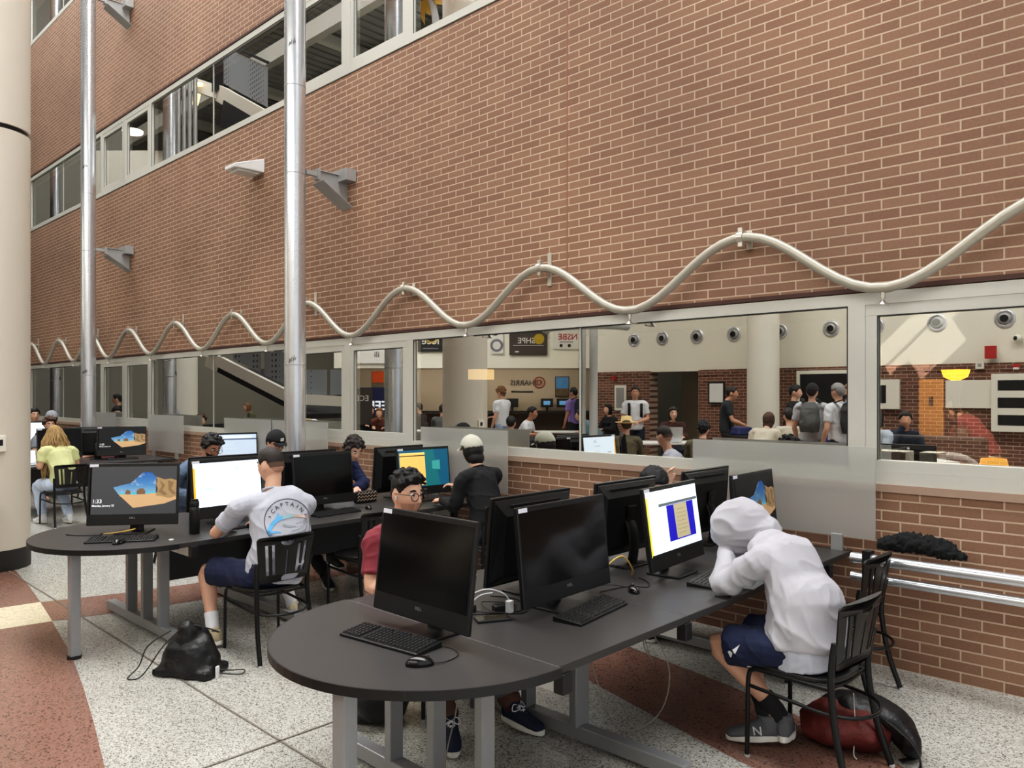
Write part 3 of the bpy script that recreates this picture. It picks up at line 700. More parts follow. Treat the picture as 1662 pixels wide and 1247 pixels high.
# ------------------------------------------------------------------ keyboards and mice
M_KEY = mat('key caps', (24, 24, 25), .38)
KB = None
def keyboard(label, loc, rz):
    global KB
    if KB is not None: return dup(KB, loc, rz, label)
    t = thing('keyboard', label, 'keyboard', loc, rz, 'black keyboards on the desks')      # keys rise toward +x (the screen side); length along y
    q = MB()
    q.add([(-.075, -.225, 0), (.075, -.225, 0), (.075, .225, 0), (-.075, .225, 0), (-.075, -.225, .012), (.075, -.225, .024), (.075, .225, .024), (-.075, .225, .012)], [(3, 2, 1, 0), (4, 5, 6, 7), (0, 1, 5, 4), (1, 2, 6, 5), (2, 3, 7, 6), (3, 0, 4, 7)])
    q.build('case', M_PLAST, t, .003)
    rows, cols = 6, 21; x0, x1, y0, y1 = -.066, .062, -.216, .216
    vs = []; fs = []
    gz = lambda x: .0125+(x+.075)/.15*.012
    for i in range(rows+1):
        for j in range(cols+1):
            x = x0+(x1-x0)*i/rows; y = y0+(y1-y0)*j/cols; vs.append((x, y, gz(x)))
    G = lambda i, j: i*(cols+1)+j
    for i in range(rows):
        for j in range(cols):
            xa, xb = x0+(x1-x0)*i/rows, x0+(x1-x0)*(i+1)/rows; ya, yb = y0+(y1-y0)*j/cols, y0+(y1-y0)*(j+1)/cols
            p = .0016; m = .0042; b_ = len(vs); gap = (j in (15,) or (i == rows-1 and j in (1, 6, 11)) or (j in (16,)and 0))
            hz = .0 if gap else .008
            vs += [(xa+m*.7, ya+m, gz(xa)+hz), (xb-m, ya+m, gz(xb)+hz), (xb-m, yb-m, gz(xb)+hz), (xa+m*.7, yb-m, gz(xa)+hz)]
            c = [G(i, j), G(i+1, j), G(i+1, j+1), G(i, j+1)]
            fs += [(b_, b_+1, b_+2, b_+3)]+[(c[k], c[(k+1) % 4], b_+(k+1) % 4, b_+k) for k in range(4)]
    q = MB(); q.add(vs, fs); q.build('key_field', M_KEY, t)
    q = MB(); q.tube(crom([(.075, -.05, .012), (.11, -.06, .008), (.15, -.02, .006), (.19, -.05, .006)], 4), .0022, 6); q.build('cord', M_CORD, t)
    KB = t; return t
kz = Z
keyboard('black keyboard lying angled on the nearest rounded desk end', (-2.575, 1.965, kz), R(97))
keyboard('black keyboard below the dark screen beside the white charger', (-2.225, 2.88, kz), R(188))
keyboard('black keyboard by the pale hoodie student, below the scanned sheet', (-2.13, 3.86, kz), R(190))
keyboard('black keyboard in front of the bright beach cave picture', (-5.70, 2.02, kz), R(146))
keyboard('black keyboard below the dark screen at the empty chair', (-5.66, 3.74, kz), R(184))
keyboard('black keyboard in front of the grey T-shirt student', (-5.62, 2.88, kz), R(182))
keyboard('black keyboard below the far beach cave picture', (-12.84, 4.56, kz), R(172))
MS = None
def mouse(label, loc, rz, cord=True):
    global MS
    if MS is not None: return dup(MS, loc, rz, label)
    t = thing('mouse', label, 'mouse', loc, rz, 'black computer mice on the desks')
    q = MB(); q.ball((0, 0, .006), (.055, .03, .03), 20, 12, fn=lambda d: 1. if d.z > 0 else .999)
    q.v = [V((v.x, v.y*(1-.12*max(0, v.x/.055)), max(v.z, 0.0))) for v in q.v]; q.build('shell', M_PLASTG, t)
    q = MB(); q.tube([(.03, -.003, .031), (.03, .003, .031)], .008, 10); q.build('scroll_wheel', mat('wheel grey', (60, 60, 60), .5), t)
    q = MB(); q.tube(crom([(.054, 0, .008), (.10, .02, .004), (.15, .09, .003), (.13, .17, .003), (.08, .21, .003)], 5), .002, 6); q.build('cord', M_CORD, t)
    MS = t; return t
mouse('black mouse in front of the nearest keyboard', (-2.265, 1.87, kz), R(50))
mouse('black mouse between the dark screen and the scanned sheet', (-2.30, 3.33, kz), R(140))
mouse('black mouse in front of the bright beach cave picture', (-5.60, 1.965, kz), R(120))
mouse('black mouse below the dark screen by the empty chair', (-5.68, 4.10, kz), R(160))
# ------------------------------------------------------------------ small things on the desks
bt = thing('water_bottle', 'matte black water bottle beside the white page screen', 'bottle', (-5.60, 2.49, kz))
q = MB(); q.lathe([(.034, 0), (.037, .004), (.037, .17), (.034, .19), (.027, .2)], 24); q.build('body', mat('matte black steel', (24, 25, 27), .4, .2), bt)
q = MB(); q.lathe([(.029, .198), (.033, .204), (.033, .235), (.030, .24)], 24); q.box((0, 0, .247), (.02, .05, .016)); q.build('cap', M_BLACK, bt, .002)
b2 = thing('water_bottle', 'yellow water bottle with black lid beside the teal screen', 'bottle', (-5.56, 4.42, kz))
q = MB(); q.lathe([(.034, 0), (.036, .004), (.036, .17), (.03, .19)], 20); q.build('body', mat('yellow steel', (228, 186, 20), .4), b2)
q = MB(); q.lathe([(.031, .19), (.033, .196), (.033, .23), (.02, .245), (.02, .26)], 20); q.build('cap', M_BLACK, b2)
ph = thing('phone', 'black phone lying face up on the nearest desk by the cables', 'phone', (-2.48, 2.475, kz), R(62))
q = MB(); q.box((0, 0, .006), (.16, .078, .011)); q.build('body', M_PLAST, ph, .004)
q = MB(); q.box((0, 0, .0118), (.15, .07, .001)); q.build('screen', mat('phone glass', (58, 54, 46), .12, 0, .4, 25), ph)
ad = thing('power_adapter', 'small black power adapter beside the phone', 'adapter', (-2.545, 2.61, kz), R(70))
q = MB(); q.box((0, 0, .017), (.10, .05, .034)); q.build('body', M_PLAST, ad, .006)
a2 = thing('power_adapter', 'black adapter box behind the nearest dark screen', 'adapter', (-2.66, 2.49, kz), R(20))
q = MB(); q.box((0, 0, .015), (.07, .05, .03)); q.build('body', M_PLAST, a2, .006)
wc = thing('phone_charger', 'white phone charger cube hanging by its looped white cable', 'charger', (-2.44, 2.545, kz))
q = MB(); q.box((0, 0, .055), (.028, .03, .055)); q.build('plug_cube', mat('charger white', (232, 232, 232), .3), wc, .004)
q = MB(); q.tube(crom([(0, 0, .08), (-.02, -.02, .115), (-.06, -.09, .14), (-.10, -.16, .115), (-.13, -.2, .06), (-.11, -.19, .05), (-.08, -.12, .11), (-.05, -.06, .12)], 5), .0028, 6); q.build('cable', mat('charger white', (232, 232, 232), .3), wc)
def cable(name, label, pts, r=.003, m=None, cat='cable'):
    q = MB(); q.tube(crom(pts, 6), r, 6); return tag(q.build(name, m or M_CORD), label, cat)
cable('cable', 'black cable tangled behind the nearest dark screen', [(-2.62, 2.45, kz+.004), (-2.5, 2.6, kz+.004), (-2.58, 2.72, kz+.006), (-2.68, 2.6, kz+.02), (-2.55, 2.55, kz+.008), (-2.62, 2.7, kz+.01), (-2.56, 2.8, kz+.004), (-2.45, 2.66, kz+.004), (-2.52, 2.56, kz+.004)])
cable('cable', 'second black cable snaking around the adapter on the nearest desk', [(-2.7, 2.55, kz+.004), (-2.58, 2.5, kz+.012), (-2.48, 2.64, kz+.004), (-2.55, 2.76, kz+.004), (-2.66, 2.8, kz+.004), (-2.7, 2.68, kz+.03)])
cable('cable', 'black cable between the scanned sheet monitor and the mouse', [(-2.42, 3.2, kz+.003), (-2.38, 3.4, kz+.003), (-2.3, 3.46, kz+.003), (-2.36, 3.55, kz+.003), (-2.45, 3.6, kz+.003)])
cable('cable', 'yellow cable looping out beside the scanned sheet monitor', [(-2.55, 3.42, kz+.01), (-2.5, 3.38, kz+.1), (-2.47, 3.47, kz+.14), (-2.46, 3.55, kz+.06), (-2.5, 3.6, kz+.01)], .005, mat('yellow cord', (206, 170, 84), .5))
cable('cable', 'yellow cable on the second desk under the beach picture', [(-6.05, 2.02, kz+.004), (-5.98, 2.08, kz+.015), (-5.92, 2.16, kz+.03), (-5.96, 2.2, kz+.03), (-6.02, 2.1, kz+.006)], .004, mat('yellow cord', (206, 170, 84), .5))
cable('cable', 'black cable lying left of the beach picture keyboard', [(-6.22, 1.82, kz+.004), (-6.12, 1.87, kz+.004), (-6.03, 1.98, kz+.004), (-6.1, 2.02, kz+.004)], .004)
cable('cable', 'grey cable hanging in a loop under the nearest desk', [(-2.38, 3.0, .7), (-2.34, 3.02, .45), (-2.24, 3.12, .12), (-2.08, 3.22, .2), (-2.02, 3.22, .45), (-2.14, 3.15, .7)], .003, mat('grey cord', (128, 122, 114), .5))
cable('cable', 'short grey cable drooping under the nearest desk', [(-2.15, 3.15, .7), (-2.12, 3.2, .5), (-2.16, 3.3, .42), (-2.22, 3.3, .5), (-2.22, 3.3, .7)], .0028, mat('grey cord', (128, 122, 114), .5))
cable('cable', 'grey cable dangling down to the floor at the nearest desk end', [(-2.3, 2.1, .7), (-2.33, 2.12, .5), (-2.4, 2.12, .25), (-2.44, 2.16, .02), (-2.4, 2.2, .01)], .003, mat('grey cord', (128, 122, 114), .5))
pp = MB(); pp.box((0, 0, .002), (.21, .28, .003)); o = pp.build('paper_sheet', mat('paper', (226, 226, 224), .7)); o.location = (-1.99, 3.92, kz); o.rotation_euler = (0, 0, R(8)); tag(o, 'white paper sheet under the pale hoodie elbow', 'paper')
ws = MB(); ws.tube([(0, 0, 0), (0, 0, .006)], .016, 14); o = ws.build('earbud_case', mat('charger white', (232, 232, 232), .3)); o.location = (-5.48, 2.27, kz); tag(o, 'small round white piece on the second desk beside the bottle', 'case')
lp = thing('laptop', 'open white laptop before the student in the navy hoodie', 'laptop', (-6.33, 4.32, kz), R(180))
q = MB(); q.box((0, 0, .009), (.23, .32, .016)); q.build('base', mat('laptop white', (214, 214, 214), .4), lp, .003)
q = MB(); q.box((0, 0, .1), (.006, .32, .2), Matrix.Translation((.12, 0, .015)) @ Matrix.Rotation(R(15), 4, 'Y')); q.build('lid', mat('laptop white', (214, 214, 214), .4), lp, .002)
lp2 = thing('laptop', 'open laptop with a white screen before the blonde student', 'laptop', (-12.7, 3.2, kz), R(0))
q = MB(); q.box((0, 0, .009), (.23, .32, .016)); q.build('base', M_STEELD, lp2, .003)
q = MB(); q.box((0, 0, .1), (.006, .32, .2), Matrix.Translation((-.12, 0, .015)) @ Matrix.Rotation(R(-15), 4, 'Y')); q.build('lid', M_STEELD, lp2, .002)
q = MB(); q.box((.004, 0, .1), (.002, .30, .18), Matrix.Translation((-.12, 0, .015)) @ Matrix.Rotation(R(-15), 4, 'Y')); q.build('screen', em('page white', (214, 228, 238), 1.02), lp2)
pt = thing('patterned_pouch', 'black and cream zigzag patterned pouch before the navy hoodie', 'pouch', (-6.05, 4.33, kz), R(0))
q = MB(); q.box((0, 0, .055), (.07, .24, .11)); q.build('body', mat('pouch black', (24, 20, 20), .8), pt, .02)
q = MB(); c_ = mat('pouch cream', (206, 176, 150), .8)
for r_ in range(3):
    P = [(.0365, -.11+.22*k/12, .022+.03*r_+(.018 if k % 2 else 0)) for k in range(13)]
    q.tube(P, .0025, 5)
q.build('zigzag_stitching', c_, pt)
# ------------------------------------------------------------------ bags
M_BAGK = mat('black nylon', (12, 12, 13), .45, 0, .15, 60, .3, 90)
M_BAGR = mat('dark red nylon', (96, 30, 22), .6, 0, .3, 20, .3, 60)
def lump(mb_fn, vox, amp, fr, seed):
    q = MB(); mb_fn(q)
    def dsp(c, n): return amp*noise.noise(c*fr+V((seed, 0, 0)))+amp*.5*abs(noise.noise(c*fr*2.3+V((0, seed, 0))))
    return remesh(q, vox, 3, .5, dsp)
db = thing('drawstring_bag', 'black drawstring bag slumped on the floor by the white sock', 'bag', (-4.85, 2.13, 0), R(30))
def f_(q):
    q.sweep([(0, 0, .015), (0, .0, .07), (.0, .0, .2), (.0, -.03, .27), (0, -.06, .33)], [(.19, .10), (.205, .13), (.14, .11), (.07, .06), (.035, .03)], 4, 20, (1, 0, 0))
    q.box((0, 0, .03), (.40, .24, .05))
me = lump(f_, .012, .018, 9, 2)
link('sack', me, M_BAGK, db)
q = MB(); q.tube(crom([(0, -.06, .32), (-.1, -.13, .2), (-.19, -.16, .06), (-.24, -.18, .008), (-.3, -.2, .01), (-.3, -.1, .05), (-.2, -.14, .2), (-.05, -.12, .3)], 5), .0045, 6); q.build('cord', mat('speckled cord', (46, 46, 46), .6, 0, .9, 120), db)
q = MB(); q.tube(crom([(.18, 0, .04), (.24, .05, .02), (.33, .08, .02), (.35, .02, .015), (.26, -.01, .02), (.19, -.02, .03)], 5), .0045, 6); q.build('cord', mat('speckled cord', (46, 46, 46), .6, 0, .9, 120), db); q = MB(); q.tube(crom([(.0, -.05, .33), (.08, .0, .30), (.14, .1, .24), (.12, .05, .26)], 4), .0045, 6); q.build('cord', mat('speckled cord', (46, 46, 46), .6, 0, .9, 120), db)
q = MB(); q.box((.215, -.03, .035), (.012, .03, .07)); q.build('toggle', mat('charger white', (232, 232, 232), .3), db, .003)
bp = thing('backpack', 'black backpack on the floor under the rounded end of the nearest desk', 'backpack', (-3.42, 2.52, 0), R(50))
def f_(q):
    q.sweep([(0, 0, .02), (0, 0, .12), (0, .0, .28), (.02, 0, .40), (.03, 0, .44)], [(.16, .10), (.19, .13), (.17, .11), (.12, .08), (.06, .04)], 4, 18, (1, 0, 0))
    q.ball((.02, -.11, .14), (.13, .06, .11))
link('pack_body', lump(f_, .012, .012, 8, 5), M_BAGK, bp)
for s in (-1, 1):
    q = MB(); q.sweep([(s*.07, .09, .40), (s*.09, .19, .3), (s*.1, .2, .12), (s*.12, .1, .03)], [(.028, .006)]*4, 4, 8, (1, 0, 0)); q.build('shoulder_strap', M_CORD, bp)
rp = thing('backpack', 'dark red and black backpack on the floor under the nearest chair', 'backpack', (-1.47, 3.98, 0), R(16))
def f_(q):
    q.sweep([(-.19, 0, .07), (-.05, 0, .11), (.1, 0, .11), (.22, 0, .09)], [(.13, .06), (.20, .10), (.19, .10), (.10, .07)], 4, 18, (0, 1, 0))
link('pack_body', lump(f_, .012, .02, 8, 9), M_BAGR, rp)
def f_(q):
    q.sweep([(-.1, .07, .15), (.05, .06, .18), (.2, .03, .16), (.28, -.02, .10), (.3, -.1, .06)], [(.09, .05), (.13, .07), (.13, .07), (.1, .06), (.05, .04)], 4, 16, (0, 1, 0))
link('front_pocket', lump(f_, .012, .012, 10, 3), M_BAGK, rp)
for s in (-1, 1):
    q = MB(); q.sweep([(.2, s*.06-.03, .19), (.31, s*.09-.05, .12), (.34, s*.08-.1, .03), (.26, s*.06-.16, .012)], [(.022, .005)]*4, 4, 8, (0, 1, 0)); q.build('shoulder_strap', M_CORD, rp)
q = MB(); q.tube(crom([(.05, -.1, .3), (.06, -.14, .15), (.055, -.16, .03), (.07, -.17, .008)], 4), .003, 6); tag_o = q.build('drawstring', mat('string white', (206, 200, 190), .7), rp)
jk = MB(); f2 = lambda q: q.sweep([(-.25, 0, .03), (-.1, .02, .06), (.08, 0, .055), (.24, -.02, .02)], [(.07, .03), (.10, .055), (.10, .05), (.03, .015)], 4, 16, (0, 1, 0))
jo = thing('fur_hood', 'black fur trimmed hood lying on the wall pipes by the frosted screen', 'clothing', (-1.42, 5.12, .79), R(-4))
me = lump(f2, .008, .022, 45, 4); link('fur', me, mat('black fur', (16, 18, 18), .95, 0, .3, 200, .8, 300), jo)
bk = thing('waste_basket', 'pale waste basket on the floor between the far desks', 'basket', (-11.15, 4.35, 0))
q = MB(); q.lathe([(.13, 0), (.15, .3), (.155, .3), (.14, .29)], 24); q.build('tub', mat('basket cream', (178, 168, 150), .6), bk)
# ------------------------------------------------------------------ people
def sst(a, b_, x):
    t = max(0., min(1., (x-a)/(b_-a))); return t*t*(3-2*t)
def head_pt(d, full=True):
    p = V((d.x*.098, d.y*.076, d.z*.121)); z = p.z
    t = sst(-.01, -.115, z) if z < -.01 else 0.
    if z < -.01:
        t = min(1, (-z-.01)/.10); p.y *= 1-.30*t**1.3
        p.x = p.x*(1-.36*t) if p.x < 0 else p.x+.010*t*d.x
    if p.x < 0 and z > -.05: p.x *= 1.07
    if d.x > .1 and full:
        y = abs(p.y); g = lambda a, s: math.exp(-(a/s)**2)
        if -.05 < z < .03:
            A = (.006+.021*(.024-z)/.056) if z > -.032 else .027*max(0, 1-(-.032-z)/.011)
            p.x += A*g(y, .0105+.004*sst(.0, -.03, z))*sst(.036, .012, z)
        p.x -= .010*g(y-.033, .016)*g(z-.012, .013)
        p.x += .0045*g(y-.03, .026)*g(z-.033, .009)
        p.x += .006*g(y, .022)*(g(z+.055, .006)+g(z+.069, .007))-.005*g(y, .024)*g(z+.062, .0032)
        p.x += .007*g(y, .02)*g(z+.10, .017)+.003*g(y-.045, .02)*g(z+.02, .02)
    return p
_H = None
def head_geo():
    global _H
    if _H is None:
        q = MB(); n, m = 56, 44; vs = []
        for i in range(m+1):
            th = PI*i/m
            for j in range(n):
                ph = 2*PI*j/n
                vs.append(head_pt(V((math.sin(th)*math.cos(ph), math.sin(th)*math.sin(ph), math.cos(th)))))
        fs = [(i*n+j, (i+1)*n+j, (i+1)*n+(j+1) % n, i*n+(j+1) % n) for i in range(m) for j in range(n)]
        q.add(vs, fs)
        for s in (-1, 1):
            q.ball((-.006, s*.076, -.002), (.021, .010, .033), 14, 10, Matrix.Translation((0, 0, 0)))
            q.ball((.0, s*.074, -.028), (.010, .008, .014), 10, 8)
        _H = q
    return _H.v, _H.f
def hairline(a):
    T = ((0, .062), (.6, .066), (.95, .05), (1.3, .005), (1.5, -.005), (1.62, .03), (1.85, .032), (2.1, -.02), (2.5, -.058), (PI+.01, -.066))
    for (a0, z0), (a1, z1) in zip(T[:-1], T[1:]):
        if a0 <= a <= a1: return z0+(z1-z0)*(a-a0)/(a1-a0)
    return -.06
def hair_shell(th, line=hairline, shift=0., soft=.018, nz=0., fr=60., seed=0., n=44, m=34):
    q = MB(); vs = []
    for i in range(m+1):
        t = PI*i/m
        for j in range(n):
            ph = 2*PI*j/n
            d = V((math.sin(t)*math.cos(ph), math.sin(t)*math.sin(ph), math.cos(t)))
            p = head_pt(d, False); a = math.atan2(abs(d.y), d.x)
            mk = sst(-soft*.3, soft, p.z-line(a)-shift)
            k = th(d, p)*mk-.014*(1-mk)
            if nz: k += mk*nz*(noise.noise(d*fr*.1+V((seed, 0, 0)))+.6*noise.noise(d*fr*.23+V((0, seed, 0))))
            vs.append(p+d*k)
    fs = [(i*n+j, (i+1)*n+j, (i+1)*n+(j+1) % n, i*n+(j+1) % n) for i in range(m) for j in range(n)]
    q.add(vs, fs, None, 0, True); return q
SKIN = {k: mat('skin '+k, c, .55, 0, .05, 18, .08, 300) for k, c in dict(light=(214, 166, 140), mid=(196, 146, 118), tan=(168, 120, 94), dark=(112, 76, 60)).items()}
HAIR = {k: mat('hair '+k, c, .6, 0, .25, 90, .5, 260) for k, c in dict(black=(13, 11, 11), dark=(36, 27, 22), brown=(74, 50, 35), light=(120, 84, 52), blond=(176, 144, 92), grey=(140, 138, 136), stubble=(186, 140, 116)).items()}
def fabric(name, rgb, var=.06): return mat('cloth '+name, rgb, .88, 0, var, 14, .25, 500)
M_EYEW = mat('eye white', (222, 216, 208), .3); M_IRIS = mat('iris dark', (40, 28, 22), .2)
M_SOLEW = mat('sole white', (222, 220, 212), .6)
def limb_disp(amp, fr, seed, stretch=(1, 1, 1.0)):
    s = V((seed*3.1, seed*1.7, seed))
    def f(c, n):
        k = V((c.x*stretch[0], c.y*stretch[1], c.z*stretch[2]))
        a = noise.noise(k*fr+s); b_ = 1-abs(noise.noise(k*fr*1.6+s*2))*2
        return amp*(a*.8+b_*.55-.2)
    return f
def folds(amp, seed, fr=5.):
    s = V((seed*3.1, seed*1.7, seed)); rot = Matrix.Rotation(.7, 3, 'Y') @ Matrix.Rotation(.5, 3, 'X')
    def f(c, n):
        k = rot @ c; k = V((k.x*.55, k.y*.8, k.z*1.5))
        a = (1-abs(noise.noise(k*fr+s)))**4; b_ = (1-abs(noise.noise(k*fr*1.9+s*2)))**5; lo = noise.noise(c*3.+s)
        return amp*(a*1.0+b_*.6-.45)+.006*lo
    return f
def hand(q, w, dirn, pn, thumb_side, curl=.5, r=1.):
    """palm and five separate bent fingers; dirn = wrist to knuckles, pn = palm normal"""
    d = dirn.normalized(); n = (pn-d*pn.dot(d)).normalized(); s = d.cross(n)*thumb_side
    w = V(w)
    q.sweep([w-d*.02, w+d*.03, w+d*.075, w+d*.092], [(.026*r, .019*r), (.036*r, .016*r), (.041*r, .014*r), (.036*r, .010*r)], 3, 10, s)
    for k, (off, L) in enumerate(((.030, .072), (.010, .082), (-.010, .076), (-.029, .06))):
        b0 = w+d*.078+s*off; c = curl*(1+.1*k)
        d1 = (d*math.cos(c*.6)+n*math.sin(c*.6)); d2 = (d*math.cos(c*1.5)+n*math.sin(c*1.5)); d3 = (d*math.cos(c*2.2)+n*math.sin(c*2.2))
        p1 = b0+d1*L*.45; p2 = p1+d2*L*.32; p3 = p2+d3*L*.25
        q.sweep([b0-d*.02, b0, p1, p2, p3], [.009*r, .0092*r, .0085*r, .0078*r, .006*r], 2, 8)
    b0 = w+d*.02+s*.026
    t1 = (d*.75+s*.6+n*.25).normalized(); t2 = (d*.95+s*.15+n*.35).normalized()
    q.sweep([b0-s*.012, b0+t1*.02, b0+t1*.045, b0+t1*.045+t2*.03], [.013*r, .0125*r, .010*r, .008*r], 2, 8)
def shoe(t, name, ank, toe, uppm, solem, lace=None, logo=False, L=.285):
    ank, toe = V(ank), V(toe)
    f = (toe-ank); f.z = 0
    flat = f.normalized()
    pitch = math.atan2(toe.z-.028-(ank.z-.10), max(.1, f.length))
    M = Matrix.Translation((ank.x, ank.y, ank.z-.10)) @ Matrix.Rotation(math.atan2(flat.y, flat.x), 4, 'Z') @ Matrix.Rotation(-pitch, 4, 'Y')
    q = MB()
    q.sweep([(-.072, 0, .062), (-.05, 0, .062), (0, 0, .062), (.06, 0, .05), (.12, 0, .04), (.17, 0, .034), (.198, 0, .03)], [(.02, .035), (.036, .052), (.04, .055), (.042, .042), (.047, .03), (.042, .022), (.016, .012)], 3, 14, (0, 1, 0))
    q.sweep([(-.012, 0, .075), (-.014, 0, .125)], [(.040, .048), (.040, .046)], 2, 14, (0, 1, 0))
    me = remesh(q, .006, 2, .4); me.transform(M)
    o = link(name, me, uppm, t)
    pts = []
    for k in range(28):
        a = 2*PI*k/28; x = .062+.142*math.cos(a); w = .046 if x > .02 else .039
        pts.append((x, w*(abs(math.sin(a))**.8)*(1 if math.sin(a) > 0 else -1)))
    s = MB(); s.prism(pts, .0, .03, M); s.build('sole', solem, o, .006)
    if lace is not None:
        s = MB()
        for k in range(5):
            x = .035+.022*k; z = .098-.012*k; y = .021
            s.tube(crom([(x, -y, z-.002), (x+.006, 0, z+.008), (x+.022, y, z-.014)], 3), .0032, 5, M); s.tube(crom([(x, y, z-.002), (x+.006, 0, z+.008), (x+.022, -y, z-.014)], 3), .0032, 5, M)
        for sg in (-1, 1): s.tube(crom([(.035, 0, .105), (.02, sg*.03, .115), (.03, sg*.05, .09), (.05, sg*.03, .095), (.04, 0, .105)], 4), .003, 5, M)
        s.build('laces', lace, o)
    if logo:
        s = MB(); s.text('N', .062, M @ Matrix.Translation((.035, .047, .058)) @ Matrix.Rotation(PI, 4, 'Z') @ Matrix.Rotation(PI/2, 4, 'X'), bold=.01)
        s.build('shoe_logo', mat('logo pale', (214, 214, 214), .4), o); s = MB(); s.text('N', .062, M @ Matrix.Translation((.035, -.047, .058)) @ Matrix.Rotation(PI/2, 4, 'X'), bold=.01)
        s.build('shoe_logo', mat('logo pale', (214, 214, 214), .4), o)
    return o
DEF = dict(pelvis=(0, 0, .55), waist=(-.02, 0, .74), chest=(.02, 0, .96), neck=(.04, 0, 1.08), head=(.09, 0, 1.245),
    shl=(.03, .18, 1.01), shr=(.03, -.18, 1.01), ell=(.14, .235, .80), elr=(.14, -.235, .80), wrl=(.36, .14, .80), wrr=(.36, -.14, .80),
    hil=(.03, .095, .53), hir=(.03, -.095, .53), knl=(.45, .13, .51), knr=(.45, -.13, .51), anl=(.42, .13, .11), anr=(.42, -.13, .11), tol=(.60, .14, .03), tor=(.60, -.14, .03))
STAND = dict(pelvis=(0, 0, .93), waist=(0, 0, 1.12), chest=(.0, 0, 1.34), neck=(.01, 0, 1.48), head=(.04, 0, 1.635),
    shl=(0, .185, 1.41), shr=(0, -.185, 1.41), ell=(-.02, .25, 1.12), elr=(-.02, -.25, 1.12), wrl=(.10, .23, .88), wrr=(.10, -.23, .88),
    hil=(0, .09, .90), hir=(0, -.09, .90), knl=(.03, .10, .50), knr=(.03, -.10, .50), anl=(0, .11, .10), anr=(0, -.11, .10), tol=(.17, .13, .03), tor=(.17, -.13, .03))
